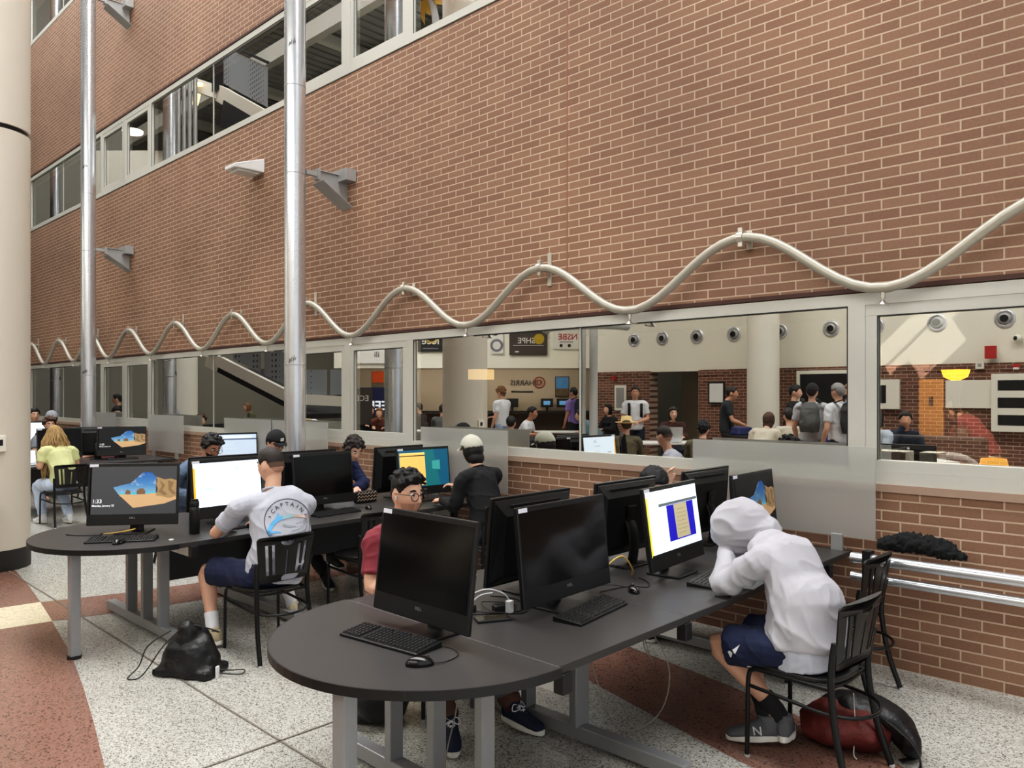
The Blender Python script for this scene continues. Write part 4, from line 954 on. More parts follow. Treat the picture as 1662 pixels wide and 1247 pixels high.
def person(label, loc, yaw, J=None, WJ=None, base='sit', lean=0., skin='light', top=('tee', None), bottom=('pants', None), shoes=None, socks=None, hair=None, headrot=(0, 0, 0), vox=.007, seed=1, acc=(), group=None, scale=1., name='person', slim=1., noshoes=False, eyes=True):
    t = thing(name, label, 'person', (loc[0], loc[1], loc[2] if len(loc) > 2 else 0), R(yaw), group)
    if scale != 1: t.scale = (scale,)*3
    P = {k: V(v) for k, v in (DEF if base == 'sit' else STAND).items()}
    if lean:
        piv = P['pelvis']; RM = Matrix.Rotation(R(lean), 3, 'Y')
        for k in ('waist', 'chest', 'neck', 'head', 'shl', 'shr'):
            f = .5 if k == 'waist' else 1
            P[k] = piv+Matrix.Rotation(R(lean*f), 3, 'Y') @ (P[k]-piv)
    if J: P.update({k: V(v) for k, v in J.items()})
    if WJ:
        inv = (Matrix.Translation(t.location) @ Matrix.Rotation(R(yaw), 4, 'Z')).inverted()
        P.update({k: inv @ V(v) for k, v in WJ.items()})
    lat = (P['shl']-P['shr']).normalized(); lat_h = (P['hil']-P['hir']).normalized()
    HM = Matrix.Translation(P['head']) @ Matrix.Rotation(R(headrot[0]), 4, 'Z') @ Matrix.Rotation(R(headrot[1]), 4, 'Y') @ Matrix.Rotation(R(headrot[2]), 4, 'X')
    # ---- one continuous body
    q = MB()
    q.sweep([P['pelvis'], P['waist'], P['chest'], P['neck']], [(.13*slim, .10), (.12*slim, .085), (.15*slim, .09), (.06, .055)], 4, 14, lat)
    nk = HM @ V((-.022, 0, -.075))
    q.sweep([P['neck']-(P['neck']-P['chest']).normalized()*.06, P['neck'], nk, HM @ V((-.015, 0, -.03))], [.062, .056, .053, .05], 3, 14)
    vs, fs = head_geo(); q.add(vs, fs, HM)
    for s in 'lr':
        sh, el, wr = P['sh'+s], P['el'+s], P['wr'+s]
        q.sweep([P['chest']+(sh-P['chest'])*.4, sh, sh.lerp(el, .45), el, el.lerp(wr, .25), el.lerp(wr, .65), wr], [.06, .052, .046, .039, .042, .035, .026], 3, 12)
        fa = (wr-el).normalized(); side = V((0, 0, -1)) if abs(fa.z) < .8 else V((1, 0, 0))
        hand(q, wr, fa, side, 1 if s == 'l' else -1, .55)
        hi, kn, an, to = P['hi'+s], P['kn'+s], P['an'+s], P['to'+s]
        q.sweep([P['pelvis'].lerp(hi, .7), hi, hi.lerp(kn, .5), kn, kn.lerp(an, .3), kn.lerp(an, .7), an], [.09, .085, .072, .054, .056, .042, .034], 3, 12)
        q.sweep([an, an+V((0, 0, -.03)), an.lerp(to, .35)+V((0, 0, -.025)), an.lerp(to, .72)+V((0, 0, -.006))], [.034, .034, .028, .016], 2, 10)
    me = remesh(q, vox, 2, .5)
    link('body', me, SKIN[skin], t)
    if eyes:
        for s in (-1, 1):
            e = MB(); e.ball((.081, s*.032, .012), .0125, 12, 8, HM); eb = e.build('eye', M_EYEW, t)
            e = MB(); e.ball((.0885, s*.032, .012), .0072, 10, 6, HM); e.build('iris', M_IRIS, eb)
        if hair and hair[1] is not None:
            e = MB()
            for s in (-1, 1):
                e = MB(); e.sweep([(.088, s*.014, .031), (.090, s*.03, .038), (.078, s*.05, .033)], [(.0055, .004), (.0075, .0055), (.004, .0035)], 3, 6, None, HM); e.build('eyebrow', HAIR[hair[1]], t)
    # ---- top
    kind, tm = top[0], top[1]
    if tm is not None:
        q = MB(); dwn = (P['pelvis']-P['waist']).normalized()
        hem = P['pelvis']+dwn*(.03 if kind != 'hoodie' else .022); wd2 = 1.0 if kind != 'hoodie' else 1.1
        q.sweep([hem, P['pelvis'], P['waist'], P['waist'].lerp(P['chest'], .5), P['chest'], P['chest'].lerp(P['neck'], .62), P['neck']],
                [(.172*slim*wd2, .135*wd2**3), (.178*slim*wd2, .14*wd2**3), (.168*slim*wd2, .128*wd2**3), (.178*slim, .128), (.185*slim, .122), (.135*slim, .095), (.068, .064)], 4, 20, lat)
        for s in 'lr':
            sh, el, wr = P['sh'+s], P['el'+s], P['wr'+s]
            a0 = P['chest'].lerp(P['neck'], .35).lerp(sh, .25); b0 = .07 if kind != 'hoodie' else .076
            if kind == 'tee': q.sweep([a0, sh, sh.lerp(el, .35), sh.lerp(el, .72)], [(.085, .085), b0, b0*.95, b0*.93], 4, 14)
            else: q.sweep([a0, sh, sh.lerp(el, .5), el, el.lerp(wr, .45), el.lerp(wr, .9), wr], [(.085, .085), b0, b0*.88, b0*.8, b0*.74, b0*.56, b0*.5], 4, 14)
        me = remesh(q, vox*1.05, 3, .5, folds(.014 if kind == 'hoodie' else .0105, seed))
        so = link({'tee': 't_shirt', 'long': 'sweater', 'hoodie': 'hoodie', 'jacket': 'jacket'}[kind], me, tm, t); t['_top'] = so.name
        # neckline rib
        q = MB(); c = P['neck']+(P['neck']-P['chest']).normalized()*.004; ax = (P['neck']-P['chest']).normalized(); u = lat; w = ax.cross(u).normalized()
        q.tube([c+u*.066*math.cos(2*PI*k/24)+w*.062*math.sin(2*PI*k/24) for k in range(24)], .008, 8, closed=True); q.build('collar', tm, so)
    # ---- bottoms
    bk, bm = bottom[0], bottom[1]
    if bm is not None:
        q = MB()
        q.sweep([P['pelvis']+(P['waist']-P['pelvis']).normalized()*.09, P['pelvis'], P['pelvis'].lerp((P['hil']+P['hir'])/2, .8)+V((0, 0, -.02))], [(.15*slim, .115), (.17*slim, .125), (.165*slim, .115)], 3, 16, lat_h)
        for s in 'lr':
            hi, kn, an = P['hi'+s], P['kn'+s], P['an'+s]
            if bk == 'shorts': q.sweep([P['pelvis'].lerp(hi, .5), hi, hi.lerp(kn, .45), hi.lerp(kn, .86)], [.10, .108, .098, (.096, .088)], 4, 16)
            else: q.sweep([P['pelvis'].lerp(hi, .5), hi, hi.lerp(kn, .5), kn, kn.lerp(an, .5), an], [.10, .105, .09, .072, .064, .054], 4, 14)
        me = remesh(q, vox*1.05, 2, .5, folds(.010, seed+3, 6.))
        link('shorts' if bk == 'shorts' else 'trousers', me, bm, t)
    if socks is not None:
        for s in 'lr':
            kn, an = P['kn'+s], P['an'+s]
            q = MB(); q.sweep([an.lerp(kn, .30), an.lerp(kn, .12), an+V((0, 0, -.03))], [.0475, .044, .042], 3, 14); q.build('sock', socks, t)
    if shoes is not None:
        for s in 'lr': shoe(t, 'shoe', P['an'+s], P['to'+s], *shoes)
    # ---- hair and headwear
    if hair:
        st, hc = hair[0], hair[1]
        if st == 'fade':
            q = hair_shell(lambda d, p: .002+.016*sst(.0, .09, p.z), nz=.003, fr=90, seed=seed)
            q.m = [1 if sum(q.v[i].z for i in f)/len(f) < -.012 else (2 if sum(q.v[i].z for i in f)/len(f) < .022 else 0) for f in q.f]
            o = q.build('hair', [HAIR[hc], mat('hair stubble', (150, 116, 96), .7, 0, .2, 200), mat('hair close crop', (96, 72, 58), .7, 0, .2, 200)], t); o.data.transform(HM)
        elif st == 'short':
            q = hair_shell(lambda d, p: .008+.016*sst(-.03, .08, p.z), nz=.008, fr=70, seed=seed)
            o = q.build('hair', HAIR[hc], t); o.data.transform(HM)
        elif st in ('curly', 'mop', 'curlytop'):
            lo_ = .05 if st == 'curlytop' else -9
            rr = random.Random(seed); q = hair_shell((lambda d, p: .012+.016*sst(-.02, .07, p.z)) if lo_ < 0 else (lambda d, p: .004+.018*sst(.02, .08, p.z)), nz=.0, seed=seed)
            for k in range(150 if st == 'curly' else 110):
                z = rr.uniform(-.45, 1); a = rr.uniform(0, 2*PI); c = math.sqrt(max(0, 1-z*z)); d = V((c*math.cos(a), c*math.sin(a), z))
                p = head_pt(d, False); aa = math.atan2(abs(d.y), d.x)
                if p.z-hairline(aa) < .008 or p.z < lo_: continue
                r = rr.uniform(.010, .016) if st == 'curlytop' else rr.uniform(.011, .019) if st == 'curly' else rr.uniform(.014, .024)
                q.ball(p+d*(.014+.016*sst(-.02, .07, p.z)), (r*1.1, r*1.1, r), 8, 6)
            me = remesh(q, .0055, 1, .4); me.transform(HM); link('hair', me, HAIR[hc], t)
        elif st in ('bob', 'long'):
            lg = (lambda a: hairline(a) if a < 1.2 else -.12)
            q = hair_shell(lambda d, p: .016+.008*sst(0, .08, p.z), line=lg, nz=.004, fr=60, seed=seed)
            q.ball((-.045, 0, -.07), (.065, .082, .07), 18, 12)
            me = remesh(q, .006, 2, .4); me.transform(HM); link('hair', me, HAIR[hc], t)
            if st == 'long':
                rr = random.Random(seed); q = MB(); dn = (P['chest']-P['neck']).normalized()
                for k in range(210):
                    a = rr.uniform(1.0, 2*PI-1.0); z = rr.uniform(-.3, .75); c = math.sqrt(1-z*z); d = V((c*math.cos(a), c*math.sin(a), z))
                    p0 = HM @ (head_pt(d, False)+d*.024); L = rr.uniform(.30, .62)
                    out = (HM.to_3x3() @ V((d.x, d.y, 0)))*.055
                    pts = [p0]
                    for j in range(1, 8):
                        s_ = j/7
                        pts.append(p0+V((out.x*(1-.3*s_)*min(1, s_*2.2), out.y*min(1, s_*2.2)*1.35, 0))+V((0, 0, -1))*L*s_+V((-.05*s_, 0, 0))+V((.009*math.sin(j*1.7+k), .011*math.cos(j*1.5+k*2), 0)))
                    q.tube(crom(pts, 2), [(.008*(1-.75*i/14), .005*(1-.7*i/14)) for i in range(15)], 5)
                q.build('hair_lock', [mat('hair strands', (168, 138, 90), .5, 0, .35, 60, .3, 200)], t)
    for a in acc:
        if a[0] == 'cap':
            o_ = MB(); cr = hair_shell(lambda d, p: .021+.008*sst(.02, .1, p.z), line=lambda a_: .034 if a_ < 1.5 else .015, soft=.01)
            cm = cr.mesh('cap'); cm.transform(HM); co_ = link('cap', cm, a[1], t)
            b_ = MB(); vs = []; nu, nv = 14, 6
            for zz in (0, -.004):
                for i in range(nu+1):
                    for j in range(nv+1):
                        u = -1+2*i/nu; v = j/nv; x = .104*math.sqrt(max(0, 1-(u*.72)**2))+.078*v*math.sqrt(max(0.0, 1-(u*.88)**2)); y = .076*u*(1-.12*v*v)
                        vs.append(HM @ V((x-.004, y, .043-.016*u*u*(.6+.4*v)-.012*v*v+zz)))
            fs = []; N1 = (nu+1)*(nv+1)
            for lay_ in (0, 1):
                for i in range(nu):
                    for j in range(nv):
                        f = (lay_*N1+i*(nv+1)+j, lay_*N1+(i+1)*(nv+1)+j, lay_*N1+(i+1)*(nv+1)+j+1, lay_*N1+i*(nv+1)+j+1); fs.append(f if lay_ == 0 else f[::-1])
            for i in range(nu): fs.append((i*(nv+1)+nv, (i+1)*(nv+1)+nv, N1+(i+1)*(nv+1)+nv, N1+i*(nv+1)+nv))
            b_.add(vs, fs, None, 0, True); b_.build('brim', a[1], co_)
            b_ = MB(); b_.ball((0, 0, .149), (.009, .009, .005), 10, 6, HM); b_.build('button', a[1], co_)
            if len(a) > 2: b_ = MB(); b_.box((.116, 0, .075), (.004, .035, .03), HM); b_.build('badge', a[2], co_)
        if a[0] == 'beanie':
            cr = hair_shell(lambda d, p: .02+.016*sst(.02, .12, p.z), line=lambda a_: .02, soft=.012, nz=.002)
            cm = cr.mesh('beanie'); cm.transform(HM); bo = link('beanie', cm, a[1], t)
        if a[0] == 'strawhat':
            b_ = MB(); b_.lathe([(.0, .17), (.05, .17), (.085, .15), (.098, .06), (.15, .052), (.19, .066), (.19, .061), (.15, .046), (.09, .05)], 28, HM, cap=False); b_.build('straw_hat', a[1], t)
        if a[0] == 'glasses':
            g = MB()
            for s in (-1, 1):
                g.tube([(.108-.004*abs(math.cos(th)), s*.034+.028*math.cos(th), .004+.022*math.sin(th)) for th in [2*PI*k/16 for k in range(16)]], .0026, 6, HM, closed=True)
                g.tube([(.104, s*.058, .014), (.05, s*.083, .016), (-.01, s*.086, .012)], .002, 6, HM)
            g.tube([(.108, -.010, .012), (.112, 0, .014), (.108, .010, .012)], .002, 6, HM)
            g.build('glasses', mat('glasses frame', (40, 30, 26), .3), t)
        if a[0] == 'earbud':
            for s in (-1, 1):
                g = MB(); g.sweep([(.004, s*.086, .0), (.006, s*.088, -.022)], [.006, .004], 2, 8, None, HM); g.build('earbud', mat('charger white', (232, 232, 232), .3), t)
        if a[0] == 'beard':
            q = MB(); g = hair_shell(lambda d, p: .004, line=lambda a_: 9, nz=0)
            vs = []; n_, m_ = 30, 16
            for i in range(m_+1):
                for j in range(n_+1):
                    az = -1.35+2.7*j/n_; zz = -.30-.62*i/m_; c = math.sqrt(1-zz*zz); d = V((c*math.cos(az), c*math.sin(az), zz)); p = head_pt(d); vs.append(HM @ (p+d*.0035))
            fs = [(i*(n_+1)+j, i*(n_+1)+j+1, (i+1)*(n_+1)+j+1, (i+1)*(n_+1)+j) for i in range(m_) for j in range(n_)]
            fs = [f for f in fs if not (abs((HM.inverted() @ vs[f[0]]).y) < .026 and -.078 < (HM.inverted() @ vs[f[0]]).z < -.028)]
            q.add(vs, fs, None, 0, True); q.build('beard', HAIR[a[1]], t)
        if a[0] == 'hood':
            q = MB()
            def hf(d):
                k = 1+.10*sst(-.2, .8, d.x)*sst(-.6, .3, d.z)
                return k
            q.ball((.004, 0, -.006), (.152, .124, .158), 40, 30, None, 0, hf)
            q.sweep([(-.03, 0, -.06), (-.06, 0, -.12), (-.085, 0, -.17)], [(.118, .115), (.118, .105), (.095, .07)], 4, 16, (0, 1, 0))
            me = remesh(q, vox, 3, .5, folds(.011, seed+9, 6.)); me.transform(HM); ho = link('hood', me, a[1], t)
            q = MB()
            q.tube([HM @ V((.140+.012*math.cos(th), .086*math.sin(th), -.03+.115*math.cos(th)-.03)) for th in [2*PI*k/32 for k in range(32)]], .010, 8, closed=True); q.build('hood_edge', a[1], ho)
        if a[0] == 'pack':
            pk = None
            q = MB(); bk_ = -(lat.cross(V((0, 0, 1)))).normalized()
            c = P['chest'].lerp(P['waist'], .35)
            fw = V((1, 0, 0)); fw = (fw-lat*fw.dot(lat)).normalized()
            o0 = c-fw*.21
            q.sweep([o0+V((0, 0, -.22)), o0+V((0, 0, -.1)), o0+V((0, 0, .1))+fw*.02, o0+V((0, 0, .22))+fw*.05], [(.13, .07), (.15, .11), (.14, .09), (.08, .05)], 4, 14, lat)
            me = remesh(q, max(.009, vox), 2, .5, limb_disp(.012, 8, seed)); po = thing('backpack', a[2], 'backpack', t.location, R(yaw)); link('pack_body', me, a[1], po)
            for s in ('shl', 'shr'):
                x = P[s].lerp(P['chest'], .35)
                q = MB(); q.sweep([o0+V((0, 0, .18))+(x-c)*.8, x+V((0, 0, .085)), x+fw*.145+V((0, 0, -.04)), x+fw*.13+V((0, 0, -.2)), x-fw*.06+V((0, 0, -.32))], [(.028, .007)]*5, 4, 8, lat); q.build('shoulder_strap', a[1], po)
    t['_P'] = 0
    return t, P, HM
# ---- the student asleep in the pale hoodie
C_HOOD = fabric('pale heather', (176, 174, 180), .05); C_NAVY = fabric('navy shorts', (24, 32, 62)); C_GREY = fabric('heather grey', (176, 178, 188), .04)
M_SHG = mat('grey shoe mesh', (92, 94, 98), .7, 0, .15, 200, .4, 400)
hp, HPJ, _ = person('student slumped over the nearest desk in a pale hoodie with the hood up', (-1.60, 3.66), 194,
    WJ=dict(pelvis=(-1.54, 3.70, .56), waist=(-1.55, 3.72, .73), chest=(-1.68, 3.79, .92), neck=(-1.85, 3.83, 1.0), head=(-1.96, 3.86, 1.06), shl=(-1.74, 3.61, .93), shr=(-1.72, 3.99, .94),
    ell=(-1.93, 3.59, .80), elr=(-1.96, 4.06, .80), wrl=(-2.01, 3.79, .955), wrr=(-2.03, 3.91, .95), hil=(-1.55, 3.61, .53), hir=(-1.53, 3.81, .53), knl=(-1.95, 3.57, .50), knr=(-1.96, 3.84, .50),
    anl=(-1.66, 3.71, .15), anr=(-1.73, 3.67, .14), tol=(-1.72, 3.90, .05), tor=(-1.93, 3.60, .035)), skin='light', top=('hoodie', C_HOOD), bottom=('shorts', C_NAVY), socks=fabric('black sock', (24, 24, 26)),
    shoes=(M_SHG, M_SOLEW, None, True), headrot=(8, 42, 0), vox=.0075, seed=3, acc=(('hood', C_HOOD),), eyes=False, slim=1.13)
# pale undershirt showing below the hoodie, and the white marks on the shorts
q = MB(); inv = (Matrix.Translation(hp.location) @ Matrix.Rotation(R(194), 4, 'Z')).inverted()
q.sweep([inv @ V((-1.52, 3.70, .47)), inv @ V((-1.53, 3.70, .56)), inv @ V((-1.54, 3.71, .64))], [(.212, .170), (.208, .170), (.18, .14)], 4, 22, HPJ['hil']-HPJ['hir'])
link('undershirt', remesh(q, .008, 2, .5, limb_disp(.005, 12, 8)), C_GREY, hp)

# ---- grey T-shirt student with the round back print
gp, GPJ, _ = person('student seen from behind in a grey T-shirt with a round shark print and navy shorts', (-4.90, 2.69), 180,
    WJ=dict(pelvis=(-4.83, 2.70, .55), waist=(-4.79, 2.73, .74), chest=(-4.87, 2.765, .98), neck=(-4.95, 2.755, 1.085), head=(-5.0, 2.77, 1.26), shl=(-4.985, 2.55, 1.0), shr=(-4.80, 2.94, .995),
    ell=(-5.22, 2.47, .80), elr=(-5.15, 3.0, .82), wrl=(-5.42, 2.66, .80), wrr=(-5.47, 2.93, .79), hil=(-4.88, 2.60, .53), hir=(-4.88, 2.82, .53), knl=(-5.37, 2.48, .51), knr=(-5.36, 3.0, .51),
    anl=(-5.22, 2.45, .12), anr=(-5.44, 3.2, .12), tol=(-5.36, 2.38, .035), tor=(-5.60, 3.27, .035)), skin='light', top=('tee', C_GREY), bottom=('shorts', C_NAVY), socks=fabric('white sock', (228, 228, 230)),
    shoes=(mat('tan suede', (186, 172, 142), .8), M_SOLEW, mat('lace white', (225, 225, 225), .7)), hair=('fade', 'dark'), headrot=(14, 8, 0), vox=.007, seed=5, slim=1.13)
# back print, laid onto the shirt surface
def project_print(t, sub, polys_mats, origin, xdir, ydir, ndir, off=.003):
    so = bpy.data.objects[sub]; bm_ = BVHTree.FromPolygons([v.co for v in so.data.vertices], [tuple(p.vertices) for p in so.data.polygons])
    for nm, polys, m in polys_mats:
        q = MB()
        for vs, fs in polys:
            out = []
            for x, y in vs:
                p = origin+xdir*x+ydir*y; h = bm_.ray_cast(p+ndir*.5, -ndir)
                out.append(h[0]+ndir*off if h[0] is not None else p)
            q.add(out, fs)
        q.build(nm, m, so)
def ring2(r0, r1, a0=0, a1=360, n=64, ky=1.):
    vs = []; fs = []
    for k in range(n+1):
        a = R(a0+(a1-a0)*k/n); vs += [(r0*math.cos(a), r0*math.sin(a)*ky), (r1*math.cos(a), r1*math.sin(a)*ky)]
        if k: b_ = 2*k; fs.append((b_-2, b_-1, b_+1, b_))
    return vs, fs
def arc_text(s, size, r, a0, a1, up=True):
    out = []
    for i, c in enumerate(s):
        if c == ' ': continue
        a = R(a0+(a1-a0)*i/(len(s)-1)); vs, fs = text_geo(c, size, 'CENTER', .02)
        rot = a-PI/2 if up else a+PI/2
        out.append(([(r*math.cos(a)+v.x*math.cos(rot)-v.y*math.sin(rot), r*math.sin(a)+v.x*math.sin(rot)+v.y*math.cos(rot)) for v in vs], fs))
    return out
def stroke(pts, w0, w1=None):
    P = crom([(x, y, 0) for x, y in pts], 6); vs = []; fs = []
    for i, p in enumerate(P):
        a = P[max(0, i-1)]; b_ = P[min(len(P)-1, i+1)]; d = (b_-a).normalized(); n = V((-d.y, d.x, 0)); s = i/(len(P)-1); w = (w0+(w1-w0)*s) if w1 is not None else w0
        vs += [(p.x+n.x*w, p.y+n.y*w), (p.x-n.x*w, p.y-n.y*w)]
        if i: b2 = 2*i; fs.append((b2-2, b2-1, b2+1, b2))
    return vs, fs
inv = (Matrix.Translation(hp.location) @ Matrix.Rotation(R(194), 4, 'Z')).inverted(); L3 = inv.to_3x3()
sh_ = [c.name for c in bpy.data.objects if c.parent == hp and c.name.startswith('shorts')][0]
project_print(hp, sh_, [('shorts_mark', [([(-.02, -.03), (.012, .0), (.03, .045), (.0, .018), (-.03, .0)], [(0, 1, 2, 3, 4)])], mat('mark white', (225, 225, 228), .8)), ('shorts_piping', [stroke([(.06, -.062), (.14, -.066), (.22, -.058), (.28, -.03)], .005)], mat('mark white', (225, 225, 228), .8))], inv @ V((-1.82, 3.5, .50)), L3 @ V((1, .1, 0)).normalized(), L3 @ V((0, 0, 1)), L3 @ V((0.1, -1, 0)).normalized())
K = .158
inkd = mat('ink charcoal', (74, 76, 86), .9); inkb = mat('ink blue', (96, 168, 218), .9); inkt = mat('ink pale teal', (150, 188, 196), .9); inkp = mat('ink peach', (206, 178, 164), .9); inkg = mat('ink grey', (142, 152, 156), .9)
prints = [('print_ring', [ring2(K*.965, K), ring2(K*.90, K*.915, 200, 245, 16), ring2(K*.80, K*.815, 290, 345, 16)], inkd),
  ('print_lettering', arc_text('CAPTAIN', .036, K*.76, 142, 38), inkd), ('print_lettering', arc_text('FIN CO.', .027, K*.80, 240, 302, False), inkd), ('print_dash', [stroke([(-K*.80, K*.27), (-K*.70, K*.24)], .004), stroke([(K*.72, K*.28), (K*.8, K*.25)], .003)], inkd),
  ('print_shark', [stroke([(-K*.88, -K*.42), (-K*.7, -K*.1), (-K*.45, K*.12), (-K*.2, K*.2)], .012, .014), stroke([(-K*.85, -K*.45), (-K*.6, -K*.38), (-K*.35, -K*.42)], .010, .003), stroke([(-K*.5, K*.08), (-K*.42, K*.3), (-K*.40, K*.4)], .012, .003)], inkb),
  ('print_shark_back', [stroke([(-K*.25, K*.19), (0, K*.24), (K*.25, K*.25)], .014, .010)], inkt), ('print_shark_tail', [stroke([(K*.22, K*.25), (K*.5, K*.22), (K*.84, K*.14)], .009, .007)], inkp),
  ('print_wave', [stroke([(-K*.25, -K*.1), (0, -K*.18), (K*.3, -K*.2)], .010, .003), stroke([(K*.1, -K*.4), (K*.45, -K*.3), (K*.85, -K*.05)], .002, .002), stroke([(K*.3, -K*.1), (K*.6, -K*.02)], .002, .002), stroke([(K*.25, -K*.5), (K*.6, -K*.42), (K*.8, -K*.25)], .002, .002)], inkg)]
inv = (Matrix.Translation(gp.location) @ Matrix.Rotation(R(180), 4, 'Z')).inverted(); L3 = inv.to_3x3()
project_print(gp, gp['_top'], prints, inv @ V((-4.72, 2.745, .90)), L3 @ V((.41, .91, 0)).normalized(), L3 @ V((-.12, 0, 1)).normalized(), L3 @ V((.91, -.41, .1)).normalized())
# ---- maroon T-shirt student with glasses
person('bespectacled student in a maroon T-shirt looking past the nearest dark screen', (-3.72, 2.85), 0,
    WJ=dict(pelvis=(-3.50, 2.82, .55), waist=(-3.57, 2.82, .72), chest=(-3.56, 2.80, .93), neck=(-3.53, 2.79, 1.035), head=(-3.475, 2.775, 1.195), shl=(-3.56, 2.99, .95), shr=(-3.56, 2.615, .94),
    ell=(-3.42, 3.05, .78), elr=(-3.50, 2.545, .70), wrl=(-3.2, 2.95, .78), wrr=(-3.28, 2.72, .775), hil=(-3.68, 2.92, .53), hir=(-3.68, 2.72, .53), knl=(-3.22, 2.98, .5), knr=(-3.24, 2.66, .5),
    anl=(-2.82, 2.97, .12), anr=(-2.93, 2.62, .12), tol=(-2.62, 2.985, .035), tor=(-2.77, 2.50, .035)), skin='light', top=('tee', fabric('maroon', (124, 46, 56))), bottom=('pants', fabric('brown chino', (92, 62, 50))),
    shoes=(mat('navy canvas', (26, 34, 56), .85), M_SOLEW, mat('lace white', (225, 225, 225), .7)), socks=fabric('maroon sock', (88, 28, 38)), hair=('curlytop', 'black'), headrot=(4, 4, 0), vox=.0065, seed=11, acc=(('glasses',), ('earbud',), ('beard', 'stubble')))
# ---- woman in the pale cap
person('woman in a black sweater and pale cap seated before the teal screen', (-4.85, 4.72), 180,
    WJ=dict(pelvis=(-4.85, 4.76, .56), waist=(-4.86, 4.77, .76), chest=(-4.97, 4.80, 1.0), neck=(-5.02, 4.81, 1.10), head=(-5.09, 4.815, 1.255), shl=(-4.98, 4.61, 1.03), shr=(-4.97, 4.99, 1.03), ell=(-5.04, 4.56, .79), elr=(-5.15, 5.05, .84), wrl=(-5.29, 4.63, .80), wrr=(-5.38, 4.9, .9)),
    skin='light', top=('long', fabric('black knit', (13, 13, 17))), bottom=('pants', fabric('dark jeans', (36, 42, 58))), hair=('bob', 'black'), headrot=(0, 10, 0), vox=.009, seed=13, acc=(('cap', fabric('pale stone', (190, 188, 172))),), slim=.92, shoes=(M_SHG, M_SOLEW))
# ---- the others at the desks
person('student with wavy brown hair in a navy hoodie bent toward a laptop', (-7.2, 4.55), 2, lean=20,
    WJ=dict(head=(-6.78, 4.70, 1.185), neck=(-6.90, 4.66, 1.06), chest=(-7.0, 4.62, .97), wrl=(-6.6, 4.62, .8), wrr=(-6.6, 4.4, .8), shl=(-6.99, 4.81, 1.0), shr=(-6.97, 4.45, 1.0), ell=(-6.8, 4.85, .82), elr=(-6.8, 4.38, .82)), skin='light',
    top=('hoodie', fabric('navy fleece', (24, 34, 70))), bottom=('pants', fabric('black jeans', (24, 24, 28))), hair=('mop', 'dark'), headrot=(-6, 28, 0), vox=.009, seed=17, shoes=(mat('black canvas', (26, 26, 28), .8), M_SOLEW))
person('student in a black cap and glasses behind the white page screen', (-7.42, 3.98), 4,
    WJ=dict(head=(-7.16, 4.02, 1.265), neck=(-7.25, 4.0, 1.11), chest=(-7.31, 3.99, .99), knr=(-6.72, 3.95, .5), anr=(-6.10, 3.93, .12), tor=(-5.92, 3.87, .035)), skin='light', top=('tee', fabric('grey tee', (120, 124, 130))), bottom=('pants', fabric('black jeans', (24, 24, 28))), hair=('short', 'black'), headrot=(-4, 14, 0), vox=.009, seed=19,
    acc=(('cap', fabric('black twill', (22, 22, 24)), mat('badge pale', (210, 210, 205), .6)), ('glasses',)), shoes=(mat('black canvas', (26, 26, 28), .8), M_SOLEW))
person('student with curly black hair and glasses in a blue denim jacket', (-7.95, 3.45), 6, lean=18,
    WJ=dict(head=(-7.66, 3.585, 1.225), neck=(-7.78, 3.56, 1.08), chest=(-7.9, 3.53, .98), wrl=(-7.5, 3.7, .72), wrr=(-7.5, 3.45, .72)), skin='tan', top=('jacket', fabric('blue denim', (86, 102, 124), .2)), bottom=('pants', fabric('dark jeans', (36, 42, 58))), hair=('curly', 'black'), headrot=(-2, 26, 0), vox=.009, seed=23,
    acc=(('glasses',), ('beard', 'black')), shoes=(M_SHG, M_SOLEW))
person('student with long blonde hair in a pale green top seen from behind', (-11.62, 3.36), 186, lean=14,
    skin='light', top=('tee', fabric('pale lime', (206, 208, 150))), bottom=('pants', fabric('pale jeans', (188, 202, 222))), hair=('long', 'blond'), headrot=(0, 24, 0), vox=.010, seed=29, shoes=(mat('white leather', (226, 226, 226), .6), M_SOLEW), J=dict(anl=(.30, .14, .11), tol=(.47, .16, .03), anr=(.05, -.10, .11), tor=(.22, -.12, .03)), slim=.9, eyes=False)
person('student with brown hair in a red shirt half hidden by the far beach picture', (-13.93, 4.62), 0,
    WJ=dict(pelvis=(-13.75, 4.5, .50), waist=(-13.8, 4.5, .62), chest=(-13.82, 4.5, .80), neck=(-13.8, 4.5, .92), head=(-13.76, 4.5, 1.08), shl=(-13.8, 4.69, .86), shr=(-13.8, 4.31, .86), ell=(-13.6, 4.75, .74), elr=(-13.6, 4.25, .74), wrl=(-13.4, 4.65, .8), wrr=(-13.4, 4.35, .8)), skin='light', top=('tee', fabric('bright red', (176, 24, 36))), bottom=('pants', fabric('dark jeans', (36, 42, 58))), hair=('mop', 'light'), headrot=(-28, 8, 0), vox=.011, seed=31)
person('student in a grey knit beanie before the farthest white screen', (-15.2, 4.24), 180, skin='light', top=('long', fabric('charcoal', (60, 62, 66))), bottom=('pants', fabric('dark jeans', (36, 42, 58))), hair=('short', 'brown'), vox=.012, seed=37, acc=(('beanie', fabric('grey knit', (150, 152, 156), .2)),), scale=1.06, eyes=False)
person('brown-haired student wearing a headband, just behind the blonde student', (-14.7, 4.02), 0, skin='light', top=('tee', fabric('grey tee', (120, 124, 130))), bottom=('pants', fabric('dark jeans', (36, 42, 58))), hair=('mop', 'brown'), vox=.012, seed=41)
person('farthest dark-haired student, next to the thick cream column', (-17.6, 4.55), 0, skin='light', top=('tee', fabric('grey tee', (120, 124, 130))), bottom=('pants', fabric('dark jeans', (36, 42, 58))), hair=('short', 'black'), vox=.012, seed=43, scale=1.08)
